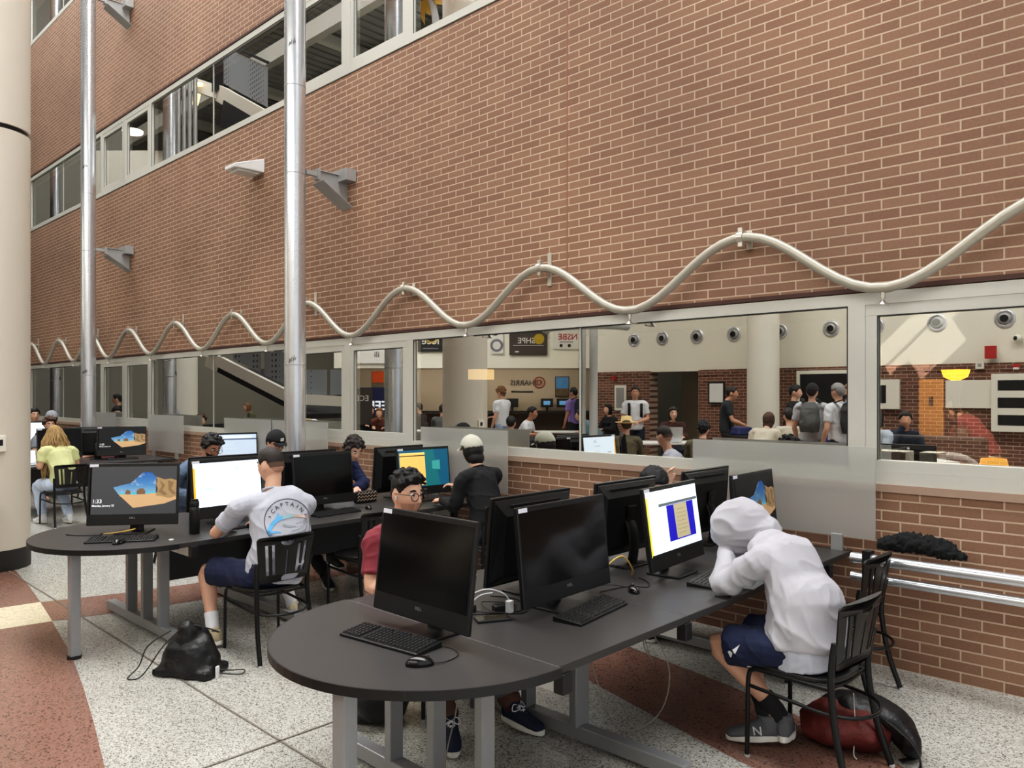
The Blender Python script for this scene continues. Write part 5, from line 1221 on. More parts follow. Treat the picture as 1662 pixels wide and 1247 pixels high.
person('dark-haired student bent low, hand at the head, near the frosted screen', (-3.66, 4.80), 0, lean=30,
    WJ=dict(head=(-3.22, 4.90, 1.10), neck=(-3.35, 4.87, 1.02), chest=(-3.47, 4.84, .95), wrl=(-3.15, 5.03, 1.09), ell=(-3.15, 5.04, .80), shl=(-3.46, 5.02, .98), shr=(-3.44, 4.66, .98), elr=(-3.2, 4.6, .80), wrr=(-3.0, 4.7, .79)), skin='light', top=('tee', fabric('slate tee', (96, 104, 116))), bottom=('pants', fabric('black jeans', (24, 24, 28))), hair=('short', 'black'), headrot=(0, 44, 0), vox=.009, seed=47, shoes=(mat('black canvas', (26, 26, 28), .8), M_SOLEW))
# ------------------------------------------------------------------ the hall behind the viewer, which the panes mirror
M_WALLW = mat('white plaster', (224, 220, 204), .7, 0, .03, 1.5)
M_TAN = mat('tan plaster', (174, 160, 140), .8, 0, .04, 1.5)
YB = -5.0; PZ = .16
def vpt(u, d, z=0.):
    p = V((0, 0, CAMZ))+FWD*d+RGT*((u-CX)/F*d); return V((p.x, 2*W-p.y, z))
def vz(v, d): return CAMZ+(HY-v)*d/F
def vyaw(ang):
    """heading as it looks in the mirror: 0 toward the viewer, 90 to the right of the picture, 180 away"""
    f = -FWD*math.cos(R(ang))+RGT*math.sin(R(ang)); return math.degrees(math.atan2(-f.y, f.x))
q = MB(); q.box((-10, -7.4, PZ/2), (34, 14.0, PZ)); struct(q.build('floor_platform', M_TERR))
xa = -11.9
wl = MB(); wl.box(((xa+5)/2, YB-.15, 4.45), (5-xa, .3, 4.3)); o = struct(wl.build('wall_hall', M_WALLW))
q = MB(); q.box(((-9.0+5)/2, YB-.12, 1.24), (5+9.0, .34, 2.14)); q.box(((xa-10.3)/2, YB-.12, 1.24), (-10.3-xa, .34, 2.14)); struct(q.build('wall_hall_brick', M_BRICKD))
q = MB(); n_ = int((5-xa)/.095)
for k in range(n_):
    x = xa+.095*k
    if -10.3 < x < -9.0: continue
    q.box((x+.0475, YB+.055-(.012 if k % 2 else 0), 2.26), (.085, .03, .12))
struct(q.build('trim_4', M_BRICKD))
# recessed doorway with a brown door
q = MB(); q.box((-9.65, YB-1.6, 1.9), (1.5, .1, 3.6)); struct(q.build('wall_recess', M_TAN))
q = MB(); q.box((-9.32, YB-1.5, 1.25), (.62, .06, 2.2)); struct(q.build('door_1', mat('brown door wood', (110, 58, 34), .5, 0, .2, 6)))
# vents in a row
vent = None
for u in (1630, 1520, 1420, 1348, 1265, 1190, 1130, 1074, 1028):
    p = mirY(u, 534 if u > 1100 else 540, YB); p.z = 3.09
    if vent is None:
        vent = thing('wall_vent', 'round steel wall vent with a dark middle, in the mirrored row', 'vent', p, R(90), 'round vents along the white wall')
        q = MB(); q.lathe([(.165, 0), (.165, .02), (.12, .035), (.105, .01)], 28, Matrix.Rotation(PI/2, 4, 'Y')); q.build('rim', M_STEEL, vent)
        q = MB(); q.lathe([(.105, .0), (.10, .05), (.065, .06)], 28, Matrix.Rotation(PI/2, 4, 'Y')); q.build('nozzle', M_STEELD, vent)
        q = MB(); q.lathe([(.066, .055), (.066, .066)], 24, Matrix.Rotation(PI/2, 4, 'Y')); q.build('opening', M_BLACK, vent)
    else: dup(vent, p, R(90), vent['label'])
# the slanting far wall: upper band with banners, recess below
A, B = vpt(990, 21.5), vpt(540, 21.5); A.z = B.z = 0
dl = (B-A).normalized(); nrm = V((dl.y, -dl.x, 0)); nrm = nrm if nrm.dot(V((0, W, 0))-A) > 0 else -nrm
def slab(name, off, z0, z1, m, a=A, b_=B, th=.2):
    q = MB(); a2, b2 = a-nrm*off, b_-nrm*off
    q.add([a2+V((0, 0, z0)), b2+V((0, 0, z0)), b2+V((0, 0, z1)), a2+V((0, 0, z1)), a2-nrm*th+V((0, 0, z0)), b2-nrm*th+V((0, 0, z0)), b2-nrm*th+V((0, 0, z1)), a2-nrm*th+V((0, 0, z1))], [(0, 1, 2, 3), (7, 6, 5, 4), (0, 4, 5, 1), (3, 2, 6, 7), (1, 5, 6, 2), (0, 3, 7, 4)])
    return struct(q.build(name, m))
slab('wall_far_band', 0, 2.5, 6.4, M_WALLW); slab('wall_far_recess', 1.8, PZ, 2.9, M_TAN); 
q = MB(); q.add([A-nrm*.0+V((0, 0, 2.52)), B+V((0, 0, 2.52)), B-nrm*1.9+V((0, 0, 2.52)), A-nrm*1.9+V((0, 0, 2.52))], [(0, 1, 2, 3)]); struct(q.build('ceiling_recess', M_TAN))
slab('wall_far_side', -.0, 0, 6.4, M_WALLW, V((xa, YB, 0)), A)
def onband(u, v, off=-.02):
    d0 = FWD+RGT*((u-CX)/F); o = V((0, 0, 0)); dv = V((d0.x, -d0.y, 0)); ov = V((0, 2*W, 0))
    a = A-nrm*off; t = (a-ov).dot(nrm)/dv.dot(nrm); p = ov+dv*t; return V((p.x, p.y, CAMZ+(HY-v)/F*t))
BM = Matrix((( -dl.x if False else dl.x, 0, nrm.x, 0), (dl.y, 0, nrm.y, 0), (0, 1, 0, 0), (0, 0, 0, 1)))
# make a frame whose x axis runs the way writing on that wall runs for someone facing it
xd = V((0, 0, 1)).cross(nrm).normalized()
def wallM(p, nn=None):
    n2 = nrm if nn is None else nn; x2 = V((0, 0, 1)).cross(n2).normalized()
    return Matrix(((x2.x, 0, n2.x, p.x), (x2.y, 0, n2.y, p.y), (0, 1, 0, p.z), (0, 0, 0, 1)))
def banner(label, u0, u1, v0, v1, bg, marks, off=-.03):
    p0, p1 = onband(u0, v0, off), onband(u1, v1, off); c = (p0+p1)/2; w = (V((p1.x, p1.y, 0))-V((p0.x, p0.y, 0))).length; h = abs(p1.z-p0.z)
    t = thing('banner', label, 'banner', (0, 0, 0)); M = wallM(c)
    q = MB(); q.box((0, 0, 0), (w, h, .01), M); q.build('cloth', bg, t)
    for i, (nm, s, size, x, y, m) in enumerate(marks):
        q = MB()
        if nm == 'lettering': q.text(s, size*h, M @ Matrix.Translation((x*w, y*h, .008)), bold=.01)
        elif nm == 'disc': q.tube([(x*w, y*h, .006), (x*w, y*h, .008+.001*i)], size*h, 20, M)
        elif nm == 'bar': q.box((x*w, y*h, .007), (size[0]*w, size[1]*h, .004), M)
        q.build(nm, m, t)
    return t
bk, wh, gold = mat('banner black', (34, 32, 30), .8), mat('banner white', (210, 208, 200), .8), mat('banner gold', (176, 150, 44), .8)
brn, gry = mat('banner brown', (70, 62, 56), .8), mat('banner grey', (110, 110, 120), .8); red = mat('sign red', (168, 40, 36), .6)
banner('black banner with a gold ring and pale lettering, mirrored high on the far wall', 676, 718, 536, 571, bk, [('disc', None, .32, -.05, .2, gold), ('disc', None, .22, -.05, .2, bk), ('lettering', 'ieee', .5, .0, .0, wh), ('bar', None, (.6, .05), 0, -.35, gry)])
banner('white banner with grey rings, mirrored beside the cream column', 794, 815, 530, 574, wh, [('disc', None, .24, 0, -.2, gry), ('disc', None, .15, 0, -.2, wh), ('bar', None, (.3, .06), .1, .2, bk)])
banner('brown banner reading SHPE, mirrored high on the far wall', 825, 887, 534, 577, brn, [('lettering', 'SHPE', .3, .05, .05, wh), ('disc', None, .2, -.28, .12, gold), ('bar', None, (.8, .02), 0, -.12, wh), ('bar', None, (.1, .05), .3, -.36, wh)])
banner('white banner reading NSBE, mirrored high on the far wall', 896, 940, 534, 567, wh, [('lettering', 'NSBE', .42, -.05, .1, red), ('bar', None, (.5, .04), 0, -.14, gry), ('disc', None, .08, .2, -.32, bk), ('disc', None, .08, -.1, -.32, bk)])
banner('white band with small black logos, mirrored left on the far wall', 572, 656, 550, 590, wh, [('lettering', 'Lab', .3, .3, .25, bk), ('lettering', 'ili', .34, .05, -.15, bk), ('bar', None, (.3, .03), 0, .3, gry), ('bar', None, (.2, .03), .25, .05, gry)])
# sign, poster, coloured board and computers in the recess
def onrec(u, v): return onband(u, v, 1.76)
t = thing('wall_sign', 'L3HARRIS wall sign with round emblem, mirrored on the tan wall', 'sign'); p = onrec(852, 622)
q = MB(); q.text('L3HARRIS', .22, wallM(p), bold=.012); q.build('lettering', M_BLACK, t)
pe = onrec(874, 621); q = MB(); q.tube([V((.16*math.cos(2*PI*k/24), .16*math.sin(2*PI*k/24), 0)) for k in range(24)], .02, 6, wallM(pe), closed=True); q.tube([V((.07*math.cos(2*PI*k/24), .07*math.sin(2*PI*k/24), 0)) for k in range(24)], .02, 6, wallM(pe), closed=True); q.build('emblem', mat('emblem red', (150, 74, 56), .6), t)
q = MB(); q.box((0, 0, 0), (.66, .035, .006), wallM(onrec(846, 636))); q.build('small_print', M_BLACK, t)
t = thing('poster', 'blue and brown framed poster mirrored on the tan wall', 'poster'); p = onrec(911, 628)
q = MB(); q.box((0, 0, 0), (.42, .62, .02), wallM(p)); q.build('frame', M_BLACK, t)
q = MB(); q.box((0, .12, .012), (.38, .34, .004), wallM(p)); q.build('sky_print', mat('poster blue', (70, 128, 180), .6, 0, .3, 6), t)
q = MB(); q.box((0, -.17, .012), (.38, .24, .004), wallM(p)); q.build('ground_print', mat('poster brown', (92, 74, 52), .6, 0, .4, 12), t)
t = thing('pin_board', 'patchwork board of coloured squares mirrored near the steel post', 'board')
for k, c in enumerate(((206, 86, 40), (158, 168, 60), (74, 50, 44), (190, 182, 170), (110, 100, 84), (200, 100, 60), (60, 54, 56), (184, 176, 160))):
    i, j = k % 4, k//4; p = onrec(612+19*i, 612+19*j); q = MB(); q.box((0, 0, 0), (.36, .34, .03), wallM(p)); q.build('panel', mat('board square %d' % k, c, .8), t)
for u in (830, 886): 
    p = onrec(u, 654); t = thing('computer', 'dark screen mirrored on the bench below the wall sign' if u == 830 else 'second dark screen mirrored below the wall emblem', 'computer', (0, 0, 0))
    q = MB(); q.box((0, 0, .2), (.36, .26, .04), wallM(p)); q.build('front_frame', M_BLACK, t, .004); q = MB(); q.box((0, -.2, .16), (.06, .2, .04), wallM(p)); q.build('stand_neck', M_BLACK, t)
for u in (885.5, 911):
    p = onrec(u, 654); t = thing('computer', 'small lit screen mirrored on the far bench, nearer the poster' if u > 900 else 'small lit screen mirrored on the far bench, under the emblem', 'computer', (0, 0, 0))
    q = MB(); q.box((0, 0, .25), (.36, .26, .04), wallM(p)); q.build('front_frame', M_BLACK, t, .004); q = MB(); q.box((0, 0, .272), (.2, .12, .004), wallM(p)); q.build('screen', em('cave lit', (96, 146, 190), .7), t)
t = thing('bench', 'long dark work bench mirrored under the wall sign', 'bench'); q = MB(); q.box((0, 0, 0), (8.5, .05, .7), wallM(onrec(800, 668)+nrm*.4)); q.build('worktop', M_BLACK, t); q = MB(); q.box((0, -.45, -.2), (8.3, .8, .05), wallM(onrec(800, 668)+nrm*.4)); q.build('front_panel', mat('bench brown', (70, 52, 40), .7), t)
# columns, steel pipes and a stair
for u, d, rr, lb in ((1237, 15.3, .31, 'white round column mirrored to the right of the seated pair'), (290, 18.2, .38, 'pale round column mirrored beyond the tall steel post')):
    p = vpt(u, d, PZ); t = thing('round_column', lb, 'column', p)
    q = MB(); q.tube([(0, 0, .6), (0, 0, 6.2)], rr, 32); q.build('shaft', M_WHITE, t); q = MB(); q.tube([(0, 0, 0), (0, 0, .6)], rr+.005, 32); q.build('base', M_BLACK, t)
t = thing('steel_column', 'cluster of steel pipes mirrored by the glazing joint', 'column', vpt(955, 15.5, PZ))
for dx, rr in ((-.16, .05), (.10, .085)):
    q = MB(); q.tube([(dx, 0, 0), (dx, 0, 6)], rr, 16); q.build('pipe', mat('grey duct paint', (186, 186, 182), .5), t)
for z in (2.95, 3.25):
    q = MB(); q.tube([(.9*math.cos(a)-.1, .7*math.sin(a), z) for a in [PI*k/10-.3 for k in range(11)]], .09, 10); q.build('bent_pipe', mat('grey duct paint', (186, 186, 182), .5), t)
t = thing('staircase', 'white stair with pierced grey guard panels mirrored left of the tall post', 'staircase')
a, b_ = vpt(335, 16.5), vpt(478, 15.0); a.z = vz(582, 16.5); b_.z = vz(655, 15.0)
def beam(q, a, b_, w, h):
    d = (b_-a).normalized(); s = d.cross(V((0, 0, 1))).normalized(); up = s.cross(d)
    q.add([p+s*x+up*y for p in (a, b_) for x, y in ((-w, -h), (w, -h), (w, h), (-w, h))], [(0, 1, 2, 3), (7, 6, 5, 4), (0, 4, 5, 1), (1, 5, 6, 2), (2, 6, 7, 3), (3, 7, 4, 0)])
q = MB(); beam(q, a, b_, .05, .17); q.build('stringer', M_WHITE, t)
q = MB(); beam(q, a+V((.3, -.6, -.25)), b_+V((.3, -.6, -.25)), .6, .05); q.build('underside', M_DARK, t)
M_PERF, n_, bb = nodes_of('pierced grey panel')
tc = n_.nodes.new('ShaderNodeTexCoord'); vo = n_.nodes.new('ShaderNodeTexVoronoi'); vo.inputs['Scale'].default_value = 9; vo.inputs['Randomness'].default_value = 0; n_.links.new(tc.outputs['Object'], vo.inputs['Vector'])
cr = n_.nodes.new('ShaderNodeValToRGB'); cr.color_ramp.interpolation = 'CONSTANT'; cr.color_ramp.elements[0].color = (.02, .02, .02, 1); cr.color_ramp.elements[1].position = .25; cr.color_ramp.elements[1].color = (*lin((140, 146, 150)), 1)
n_.links.new(vo.outputs['Distance'], cr.inputs[0]); n_.links.new(cr.outputs[0], bb.inputs['Base Color'])
for f0, f1 in ((.30, .62), (.66, .98)):
    q = MB(); p0, p1 = a.lerp(b_, f0), a.lerp(b_, f1); q.add([p0+V((0, 0, .25)), p1+V((0, 0, .25)), p1+V((0, 0, .95)), p0+V((0, 0, .95))], [(0, 1, 2, 3)]); q.build('guard_panel', M_PERF, t)
for u0, u1 in ((492, 528), (533, 557)):
    q = MB(); p0, p1 = vpt(u0, 15.), vpt(u1, 15.); q.add([p0+V((0, 0, vz(641, 15))), p1+V((0, 0, vz(641, 15))), p1+V((0, 0, vz(600, 15))), p0+V((0, 0, vz(600, 15)))], [(0, 1, 2, 3)]); q.build('guard_panel', M_PERF, t)
q = MB(); beam(q, vpt(478, 15, vz(648, 15)), vpt(562, 15, vz(652, 15)), .06, .10); q.build('landing_edge', M_WHITE, t)
q = MB(); beam(q, a+V((0, 0, 1.05)), b_+V((0, 0, 1.05)), .02, .02); q.build('handrail', M_BLACK, t)
# upper stair, balcony and the deck with its beams
t = thing('staircase', 'white upper stair with pierced panels mirrored in the upper window strip', 'staircase')
a2, b2 = vpt(352, 19, vz(150, 19)), vpt(432, 17, vz(196, 17))
q = MB(); beam(q, a2, b2, .05, .2); beam(q, vpt(300, 19, vz(133, 19)), a2, .05, .16); q.build('stringer', M_WHITE, t)
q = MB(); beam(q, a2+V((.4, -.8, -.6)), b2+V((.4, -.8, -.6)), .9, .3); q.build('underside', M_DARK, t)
q = MB(); q.add([a2+V((0, 0, .3)), b2+V((0, 0, .3)), b2+V((0, 0, 1.2)), a2+V((0, 0, 1.2))], [(0, 1, 2, 3)]); q.build('guard_panel', M_PERF, t)
q = MB(); p = vpt(356, 18.8); q.add([p+V((-.35, .1, vz(150, 19))), p+V((.3, -.1, vz(150, 19))), p+V((.3, -.1, vz(96, 19))), p+V((-.35, .1, vz(96, 19)))], [(0, 1, 2, 3)]); q.build('hanging_banner', M_BLACK, t)
q = MB(); beam(q, a2+V((0, 0, 1.3)), b2+V((0, 0, 1.3)), .03, .03); q.build('handrail', M_BLACK, t)
q = MB()
for k in range(5): p = vpt(278+9*k, 17.5); q.tube([p+V((0, 0, 4.5)), p+V((0, 0, 10.4))], .05, 10)
o = q.build('pipe_riser', M_STEELD); struct(o)
q = MB(); pa, pb = vpt(120, 24), vpt(262, 24)
q.add([pa+V((0, 0, 5.5)), pb+V((0, 0, 5.5)), pb+V((0, 0, vz(244, 24))), pa+V((0, 0, vz(244, 24)))], [(0, 1, 2, 3)]); struct(q.build('wall_balcony', M_WALLW))
dk = MB(); ZD = 10.5
dk.poly([(X0, -14, ZD), (6, -14, ZD), (6, 1.3, ZD), (X0, 1.3, ZD)])
x = X0
while x < 6: dk.box((x, -6.4, ZD-.02), (.09, 15.2, .05)); x += .3
struct(dk.build('ceiling', M_DECK))
q = MB(); q.box((-10, -6.4, 15.6), (36, 15.2, .2)); struct(q.build('ceiling_upper', M_DECK))
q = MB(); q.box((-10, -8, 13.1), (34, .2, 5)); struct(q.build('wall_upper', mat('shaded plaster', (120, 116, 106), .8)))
for k in range(9):
    q = MB(); q.box((-24+3.4*k, -6.4, 15.3), (.25, 15, .4)); struct(q.build('trim_beam', mat('pale steel beam', (168, 166, 156), .6)))
M_BEAMW = mat('pale steel beam', (168, 166, 156), .6)
for k in range(8):
    q = MB(); x = -24+4.0*k; q.box((x, -6.4, ZD-.28), (.22, 15.2, .06)); q.box((x, -6.4, ZD-.16), (.05, 15.2, .24)); struct(q.build('trim_beam', M_BEAMW))
for y in (1.1, -1.4, -4.4):
    q = MB(); q.box((-10, y, ZD-.5), (32, .2, .4)); struct(q.build('trim_beam', M_BEAMW))
for xx in (-6, -10.5, -15):
    q = MB(); q.tube(crom([(xx, -.6, ZD-1.4), (xx-.4, -1.2, ZD-.9), (xx-.6, -2.2, ZD-.8), (xx-2, -4, ZD-.75)], 4), .13, 10); struct(q.build('trim_duct', M_BEAMW))
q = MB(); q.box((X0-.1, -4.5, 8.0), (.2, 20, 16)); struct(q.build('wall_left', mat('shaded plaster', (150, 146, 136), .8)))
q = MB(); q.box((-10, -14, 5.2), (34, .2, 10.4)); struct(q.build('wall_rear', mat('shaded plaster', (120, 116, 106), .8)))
t = thing('ceiling_light', 'warm lit strip light mirrored under the upper stair', 'light', vpt(318, 19.5, vz(152, 19.5)), R(20)); q = MB(); q.box((0, 0, 0), (1.5, .14, .06)); q.build('diffuser', mat('lit strip', (255, 226, 170), .5, emit=3.), t); q = MB(); q.box((0, 0, .05), (1.52, .18, .05)); q.build('housing', M_WHITE, t)
t = thing('ceiling_light', 'round lit ceiling light mirrored over the pale balcony', 'light', vpt(213, 22, vz(214, 22))); q = MB(); q.lathe([(.0, -.03), (.26, -.03), (.28, .0), (.28, .04)], 24); q.build('diffuser', mat('lit disc', (255, 240, 220), .5, emit=3.), t)
t = thing('hanging_sculpture', 'hanging yellow shard sculpture mirrored at the top of the upper window strip', 'sculpture', vpt(705, 15, 0)); zz = vz(10, 15)
for k in range(5): q = MB(); q.add([(-.5+.22*k, .05*k, zz+.25), (-.3+.22*k, .05*k, zz+.3), (-.34+.24*k, .05*k, zz-.25+.1*(k % 2)), (-.45+.2*k, .05*k, zz-.05)], [(0, 1, 2, 3)]); q.build('shard', mat('shard yellow', (206, 168, 60), .5), t)
for k in range(5): q = MB(); q.tube(crom([(-.2, .1, zz+.3), (.0+.03*k, .1, zz-.1), (.12+.05*k, .12, zz-.9)], 4), .025, 6); q.build('strand', M_STEELD, t)
t = thing('booth_sign', 'dark blue booth sign with white EEE letters mirrored left of the steel post', 'sign'); Mb = wallM(vpt(612, 20.6, vz(652, 20.6)))
q = MB(); q.box((0, 0, 0), (1.0, .75, .04), Mb); q.build('board', mat('booth navy', (26, 30, 72), .6), t)
q = MB(); q.text('EEE', .34, Mb @ Matrix.Translation((0, -.12, .024)), bold=.02); q.build('lettering', em('lit letters', (230, 234, 240), .8), t)
q = MB()
for sx in (-.45, .45): q.box((sx, -1.05, 0), (.04, 1.4, .03), Mb)
q.box((0, -.6, 0), (.94, .04, .03), Mb); q.build('stand', M_BLACK, t)
t = thing('booth_sign', 'dark grey booth panel with pale lettering mirrored beside the EEE booth sign', 'sign'); Mb = wallM(vpt(586, 19.4, vz(660, 19.4)))
q = MB(); q.box((0, 0, 0), (.5, .9, .04), Mb); q.build('board', brn, t)
q = MB(); q.text('ECE', .2, Mb @ Matrix.Translation((0, .2, .024)), bold=.01); q.build('lettering', wh, t)
# boards and boxes on the mirrored wall
def wallitem(name, label, cat, u, v, w, h, parts, yaw=90):
    p = mirY(u, v, YB+.08); t = thing(name, label, cat, p, R(yaw))
    for nm, (x, z, ww, hh, th), m in parts: q = MB(); q.box((.0+th/2, x, z), (th, ww, hh)); q.build(nm, m, t, .004)
    return t
M_PAPER = mat('paper', (226, 226, 224), .7)
wallitem('notice_frame', 'white framed notice mirrored behind the man in a white T-shirt', 'frame', 1006, 646, 1, 1, [('frame', (0, 0, .34, .62, .03), M_WHITE), ('sheet', (0, .0, .24, .5, .034), M_STEELD)])
wallitem('notice_frame', 'dark framed white notice mirrored beside the man in black', 'frame', 1162, 638, 1, 1, [('frame', (0, 0, .40, .5, .03), M_BLACK), ('sheet', (0, 0, .33, .42, .034), M_PAPER)])
wallitem('display_board', 'large white framed black board mirrored behind the backpack wearers', 'board', 1338, 636, 1, 1, [('frame', (0, 0, 1.15, .86, .04), M_WHITE), ('board', (0, 0, 1.0, .72, .044), M_BLACK)])
wallitem('wall_box', 'white wall box with a dark panel mirrored left of the lit lamp', 'box', 1432, 640, 1, 1, [('housing', (0, 0, .62, .56, .08), M_WHITE), ('panel', (.02, 0, .2, .34, .09), M_BLACK)])
wallitem('wall_cabinet', 'white wall cabinet with three dark slots mirrored at the picture edge', 'cabinet', 1644, 654, 1, 1, [('housing', (0, 0, .62, 1.0, .12), M_WHITE), ('slot', (0, .30, .42, .18, .126), M_BLACK), ('slot', (0, 0, .42, .18, .126), M_BLACK), ('slot', (0, -.30, .42, .18, .126), M_BLACK)])
wallitem('white_board', 'wide white board mirrored behind the floor lamp', 'board', 1580, 640, 1, 1, [('panel', (0, 0, .9, .5, .03), M_WHITE)])
wallitem('alarm_box', 'red alarm box mirrored on the white wall', 'alarm', 1608, 572, 1, 1, [('housing', (0, 0, .17, .22, .09), red)])
wallitem('alarm_strobe', 'small red and white strobe mirrored above the wall cabinet', 'alarm', 1649, 596, 1, 1, [('housing', (0, .02, .1, .06, .05), red), ('lens', (0, -.02, .08, .04, .05), M_PAPER)])
wallitem('wall_speaker', 'small white square speaker mirrored under the red alarm box', 'speaker', 1590, 593, 1, 1, [('housing', (0, 0, .13, .13, .05), M_WHITE), ('grille', (0, 0, .06, .06, .055), M_STEELD)])
t = thing('dome_camera', 'small white dome camera mirrored near the picture edge', 'camera', mirY(1652, 549, YB+.02), R(90)); q = MB(); q.ball((.05, 0, 0), .07, 16, 10); q.build('dome', M_WHITE, t); q = MB(); q.ball((.09, .02, 0), .04, 12, 8); q.build('lens', M_BLACK, t)
wallitem('exit_strobe', 'small red alarm dot mirrored left of the framed notice', 'alarm', 995, 614, 1, 1, [('housing', (0, 0, .1, .1, .05), red)])
# tables
M_TW = mat('white table laminate', (204, 202, 196), .5)
def vtable(label, u, d, w, dp, yaw, h=.74):
    t = thing('folding_table', label, 'table', vpt(u, d, PZ), R(yaw))
    q = MB(); q.box((0, 0, h-.015), (dp, w, .03)); q.build('tabletop', M_TW, t, .005)
    for sx in (-1, 1):
        for sy in (-1, 1): q = MB(); q.tube([(sx*(dp/2-.06), sy*(w/2-.08), 0), (sx*(dp/2-.06), sy*(w/2-.08), h-.03)], .014, 8); q.build('leg', M_BLACK, t)
    return t
vtable('white table mirrored before the bench, near the seated white T-shirt', 880, 18.0, 1.7, .75, vyaw(0))
vtable('white table mirrored left of the cream column', 700, 18.5, 1.8, .75, vyaw(0))
vtable('white table mirrored under the silver laptop', 1085, 14.0, 1.5, .75, vyaw(0))
vtable('white table mirrored behind the blue supply boxes', 1350, 13.1, 1.4, .6, vyaw(10))
vtable('white table mirrored in front of the dark-haired woman in a pale hoodie', 1440, 10.2, 1.5, .7, vyaw(0))
t = thing('laptop', 'silver laptop mirrored open toward the seated woman', 'laptop', vpt(1085, 13.9, PZ+.742), R(vyaw(180)))
q = MB(); q.box((0, 0, .009), (.25, .40, .016)); q.build('base', M_STEEL, t, .003); q = MB(); q.box((0, 0, .135), (.008, .40, .27), Matrix.Translation((-.12, 0, .015)) @ Matrix.Rotation(R(-15), 4, 'Y')); q.build('lid', M_STEEL, t, .003)
q = MB(); q.box((-.009, 0, .14), (.002, .04, .04), Matrix.Translation((-.12, 0, .015)) @ Matrix.Rotation(R(-15), 4, 'Y')); q.build('lid_logo', M_BLACK, t)
t = thing('podium', 'dark red tapering podium mirrored beside the man in black', 'podium', vpt(1212, 13.8, PZ), R(vyaw(0)))
q = MB(); q.box((0, 0, .42), (.5, .34, .84), taper=1.9); q.build('pedestal', mat('podium red', (72, 32, 26), .5), t); q = MB(); q.box((0, 0, .86), (1.0, .7, .03)); q.build('top', M_BLACK, t)
t = thing('supply_box', 'dark blue box heap mirrored on the podium', 'box', vpt(1202, 13.9, PZ+.877), R(vyaw(20))); q = MB(); q.box((0, 0, .07), (.3, .34, .14), taper=.8); q.build('body', mat('box navy', (36, 44, 92), .6), t, .02)
for k, (u, zz, c) in enumerate(((1352, 0, (44, 40, 150)), (1362, .17, (60, 56, 170)), (1345, .30, (214, 190, 120)))):
    t = thing('supply_box', ('deep blue box mirrored on the table by the backpack wearers', 'upper violet box mirrored on the same stack', 'tan open carton mirrored on top of the blue boxes')[k], 'box', vpt(u, 13.0, PZ+.742+zz), R(vyaw(5)))
    q = MB(); q.box((0, 0, .075), (.3, .34-.08*k, .15)); q.build('body', mat('box colour %d' % k, c, .6), t, .006); q = MB(); q.box((.152, 0, .08), (.004, .16, .05)); q.build('box_label', M_PAPER, t)
# people mirrored in the panes
T = lambda n, c: fabric(n, c)
def vp(label, u, d, ang, **k):
    for _ in range(60):
        p = vpt(u, d, PZ)
        if p.y < -.8 or -p.x/p.y > 5.4: break
        d += .25
    if p.y > -.6: p.z = 0
    k.setdefault('vox', .014); k.setdefault('eyes', False)
    return person(label, p, vyaw(ang), **k)
jn, bk2, kh = T('mid jeans', (110, 128, 156)), T('black cotton', (26, 26, 28)), T('dark jeans', (36, 42, 58))
wt2, cr_, ol, te = T('white tee', (214, 216, 218)), T('cream fleece', (196, 188, 170)), T('olive jacket', (92, 86, 66)), T('teal knit', (112, 144, 152))
vp('smiling man in a white T-shirt with backpack straps, mirrored standing', 1029, 15.5, -8, base='stand', top=('tee', wt2), bottom=('pants', kh), hair=('short', 'dark'), seed=51, skin='mid', eyes=True, acc=(('pack', bk2, 'black backpack mirrored on the smiling man'),), J=dict(wrr=(.22, -.05, 1.05), wrl=(.22, .06, 1.07), ell=(.02, .25, 1.12), elr=(.02, -.25, 1.12)))
vp('person in a straw hat and olive jacket, mirrored seated from behind', 1014, 12.6, 168, top=('jacket', ol), bottom=('pants', kh), hair=('short', 'brown'), seed=53, acc=(('strawhat', mat('straw', (206, 180, 124), .8, 0, .2, 80)),))
vp('person in a teal sweater leaning over a table, mirrored from the side', 968, 16.5, -100, lean=25, top=('long', te), bottom=('pants', jn), hair=('short', 'dark'), seed=55)
vp('person in black seated beyond the teal sweater, mirrored', 990, 18, -60, top=('hoodie', bk2), bottom=('pants', kh), hair=('bob', 'black'), seed=57)
vp('person in a purple shirt and shorts wearing a dark pack, mirrored standing', 931, 18.5, 215, base='stand', top=('tee', T('purple tee', (124, 104, 160))), bottom=('shorts', bk2), hair=('short', 'black'), skin='tan', seed=59, acc=(('pack', T('pack navy', (26, 28, 44)), 'dark navy backpack mirrored on the purple shirt'),))
vp('woman behind the silver laptop, mirrored facing the room', 1088, 14.9, 0, lean=6, top=('long', T('dark red knit', (70, 40, 36))), bottom=('pants', kh), hair=('bob', 'dark'), seed=61, eyes=True)
vp('curly-haired person in an olive coat, mirrored seated from behind', 1137, 11.6, 160, lean=8, top=('jacket', ol), bottom=('pants', kh), hair=('curly', 'black'), seed=63)
vp('man in a black T-shirt working at the podium, mirrored standing', 1178, 14.6, 75, base='stand', top=('tee', T('charcoal tee', (40, 44, 50))), bottom=('pants', bk2), hair=('short', 'dark'), seed=65, skin='mid', J=dict(head=(.10, 0, 1.62), wrl=(.36, .1, 1.0), wrr=(.36, -.1, 1.0), ell=(.1, .25, 1.12), elr=(.1, -.25, 1.12)))
vp('brown-haired person in a cream hoodie leaning, mirrored seated', 1234, 11.4, 140, lean=18, top=('hoodie', cr_), bottom=('pants', jn), hair=('bob', 'brown'), seed=67)
vp('dark-haired person in a cream T-shirt, mirrored seated from behind', 1281, 12.5, 178, top=('tee', cr_), bottom=('pants', jn), hair=('short', 'dark'), seed=69)
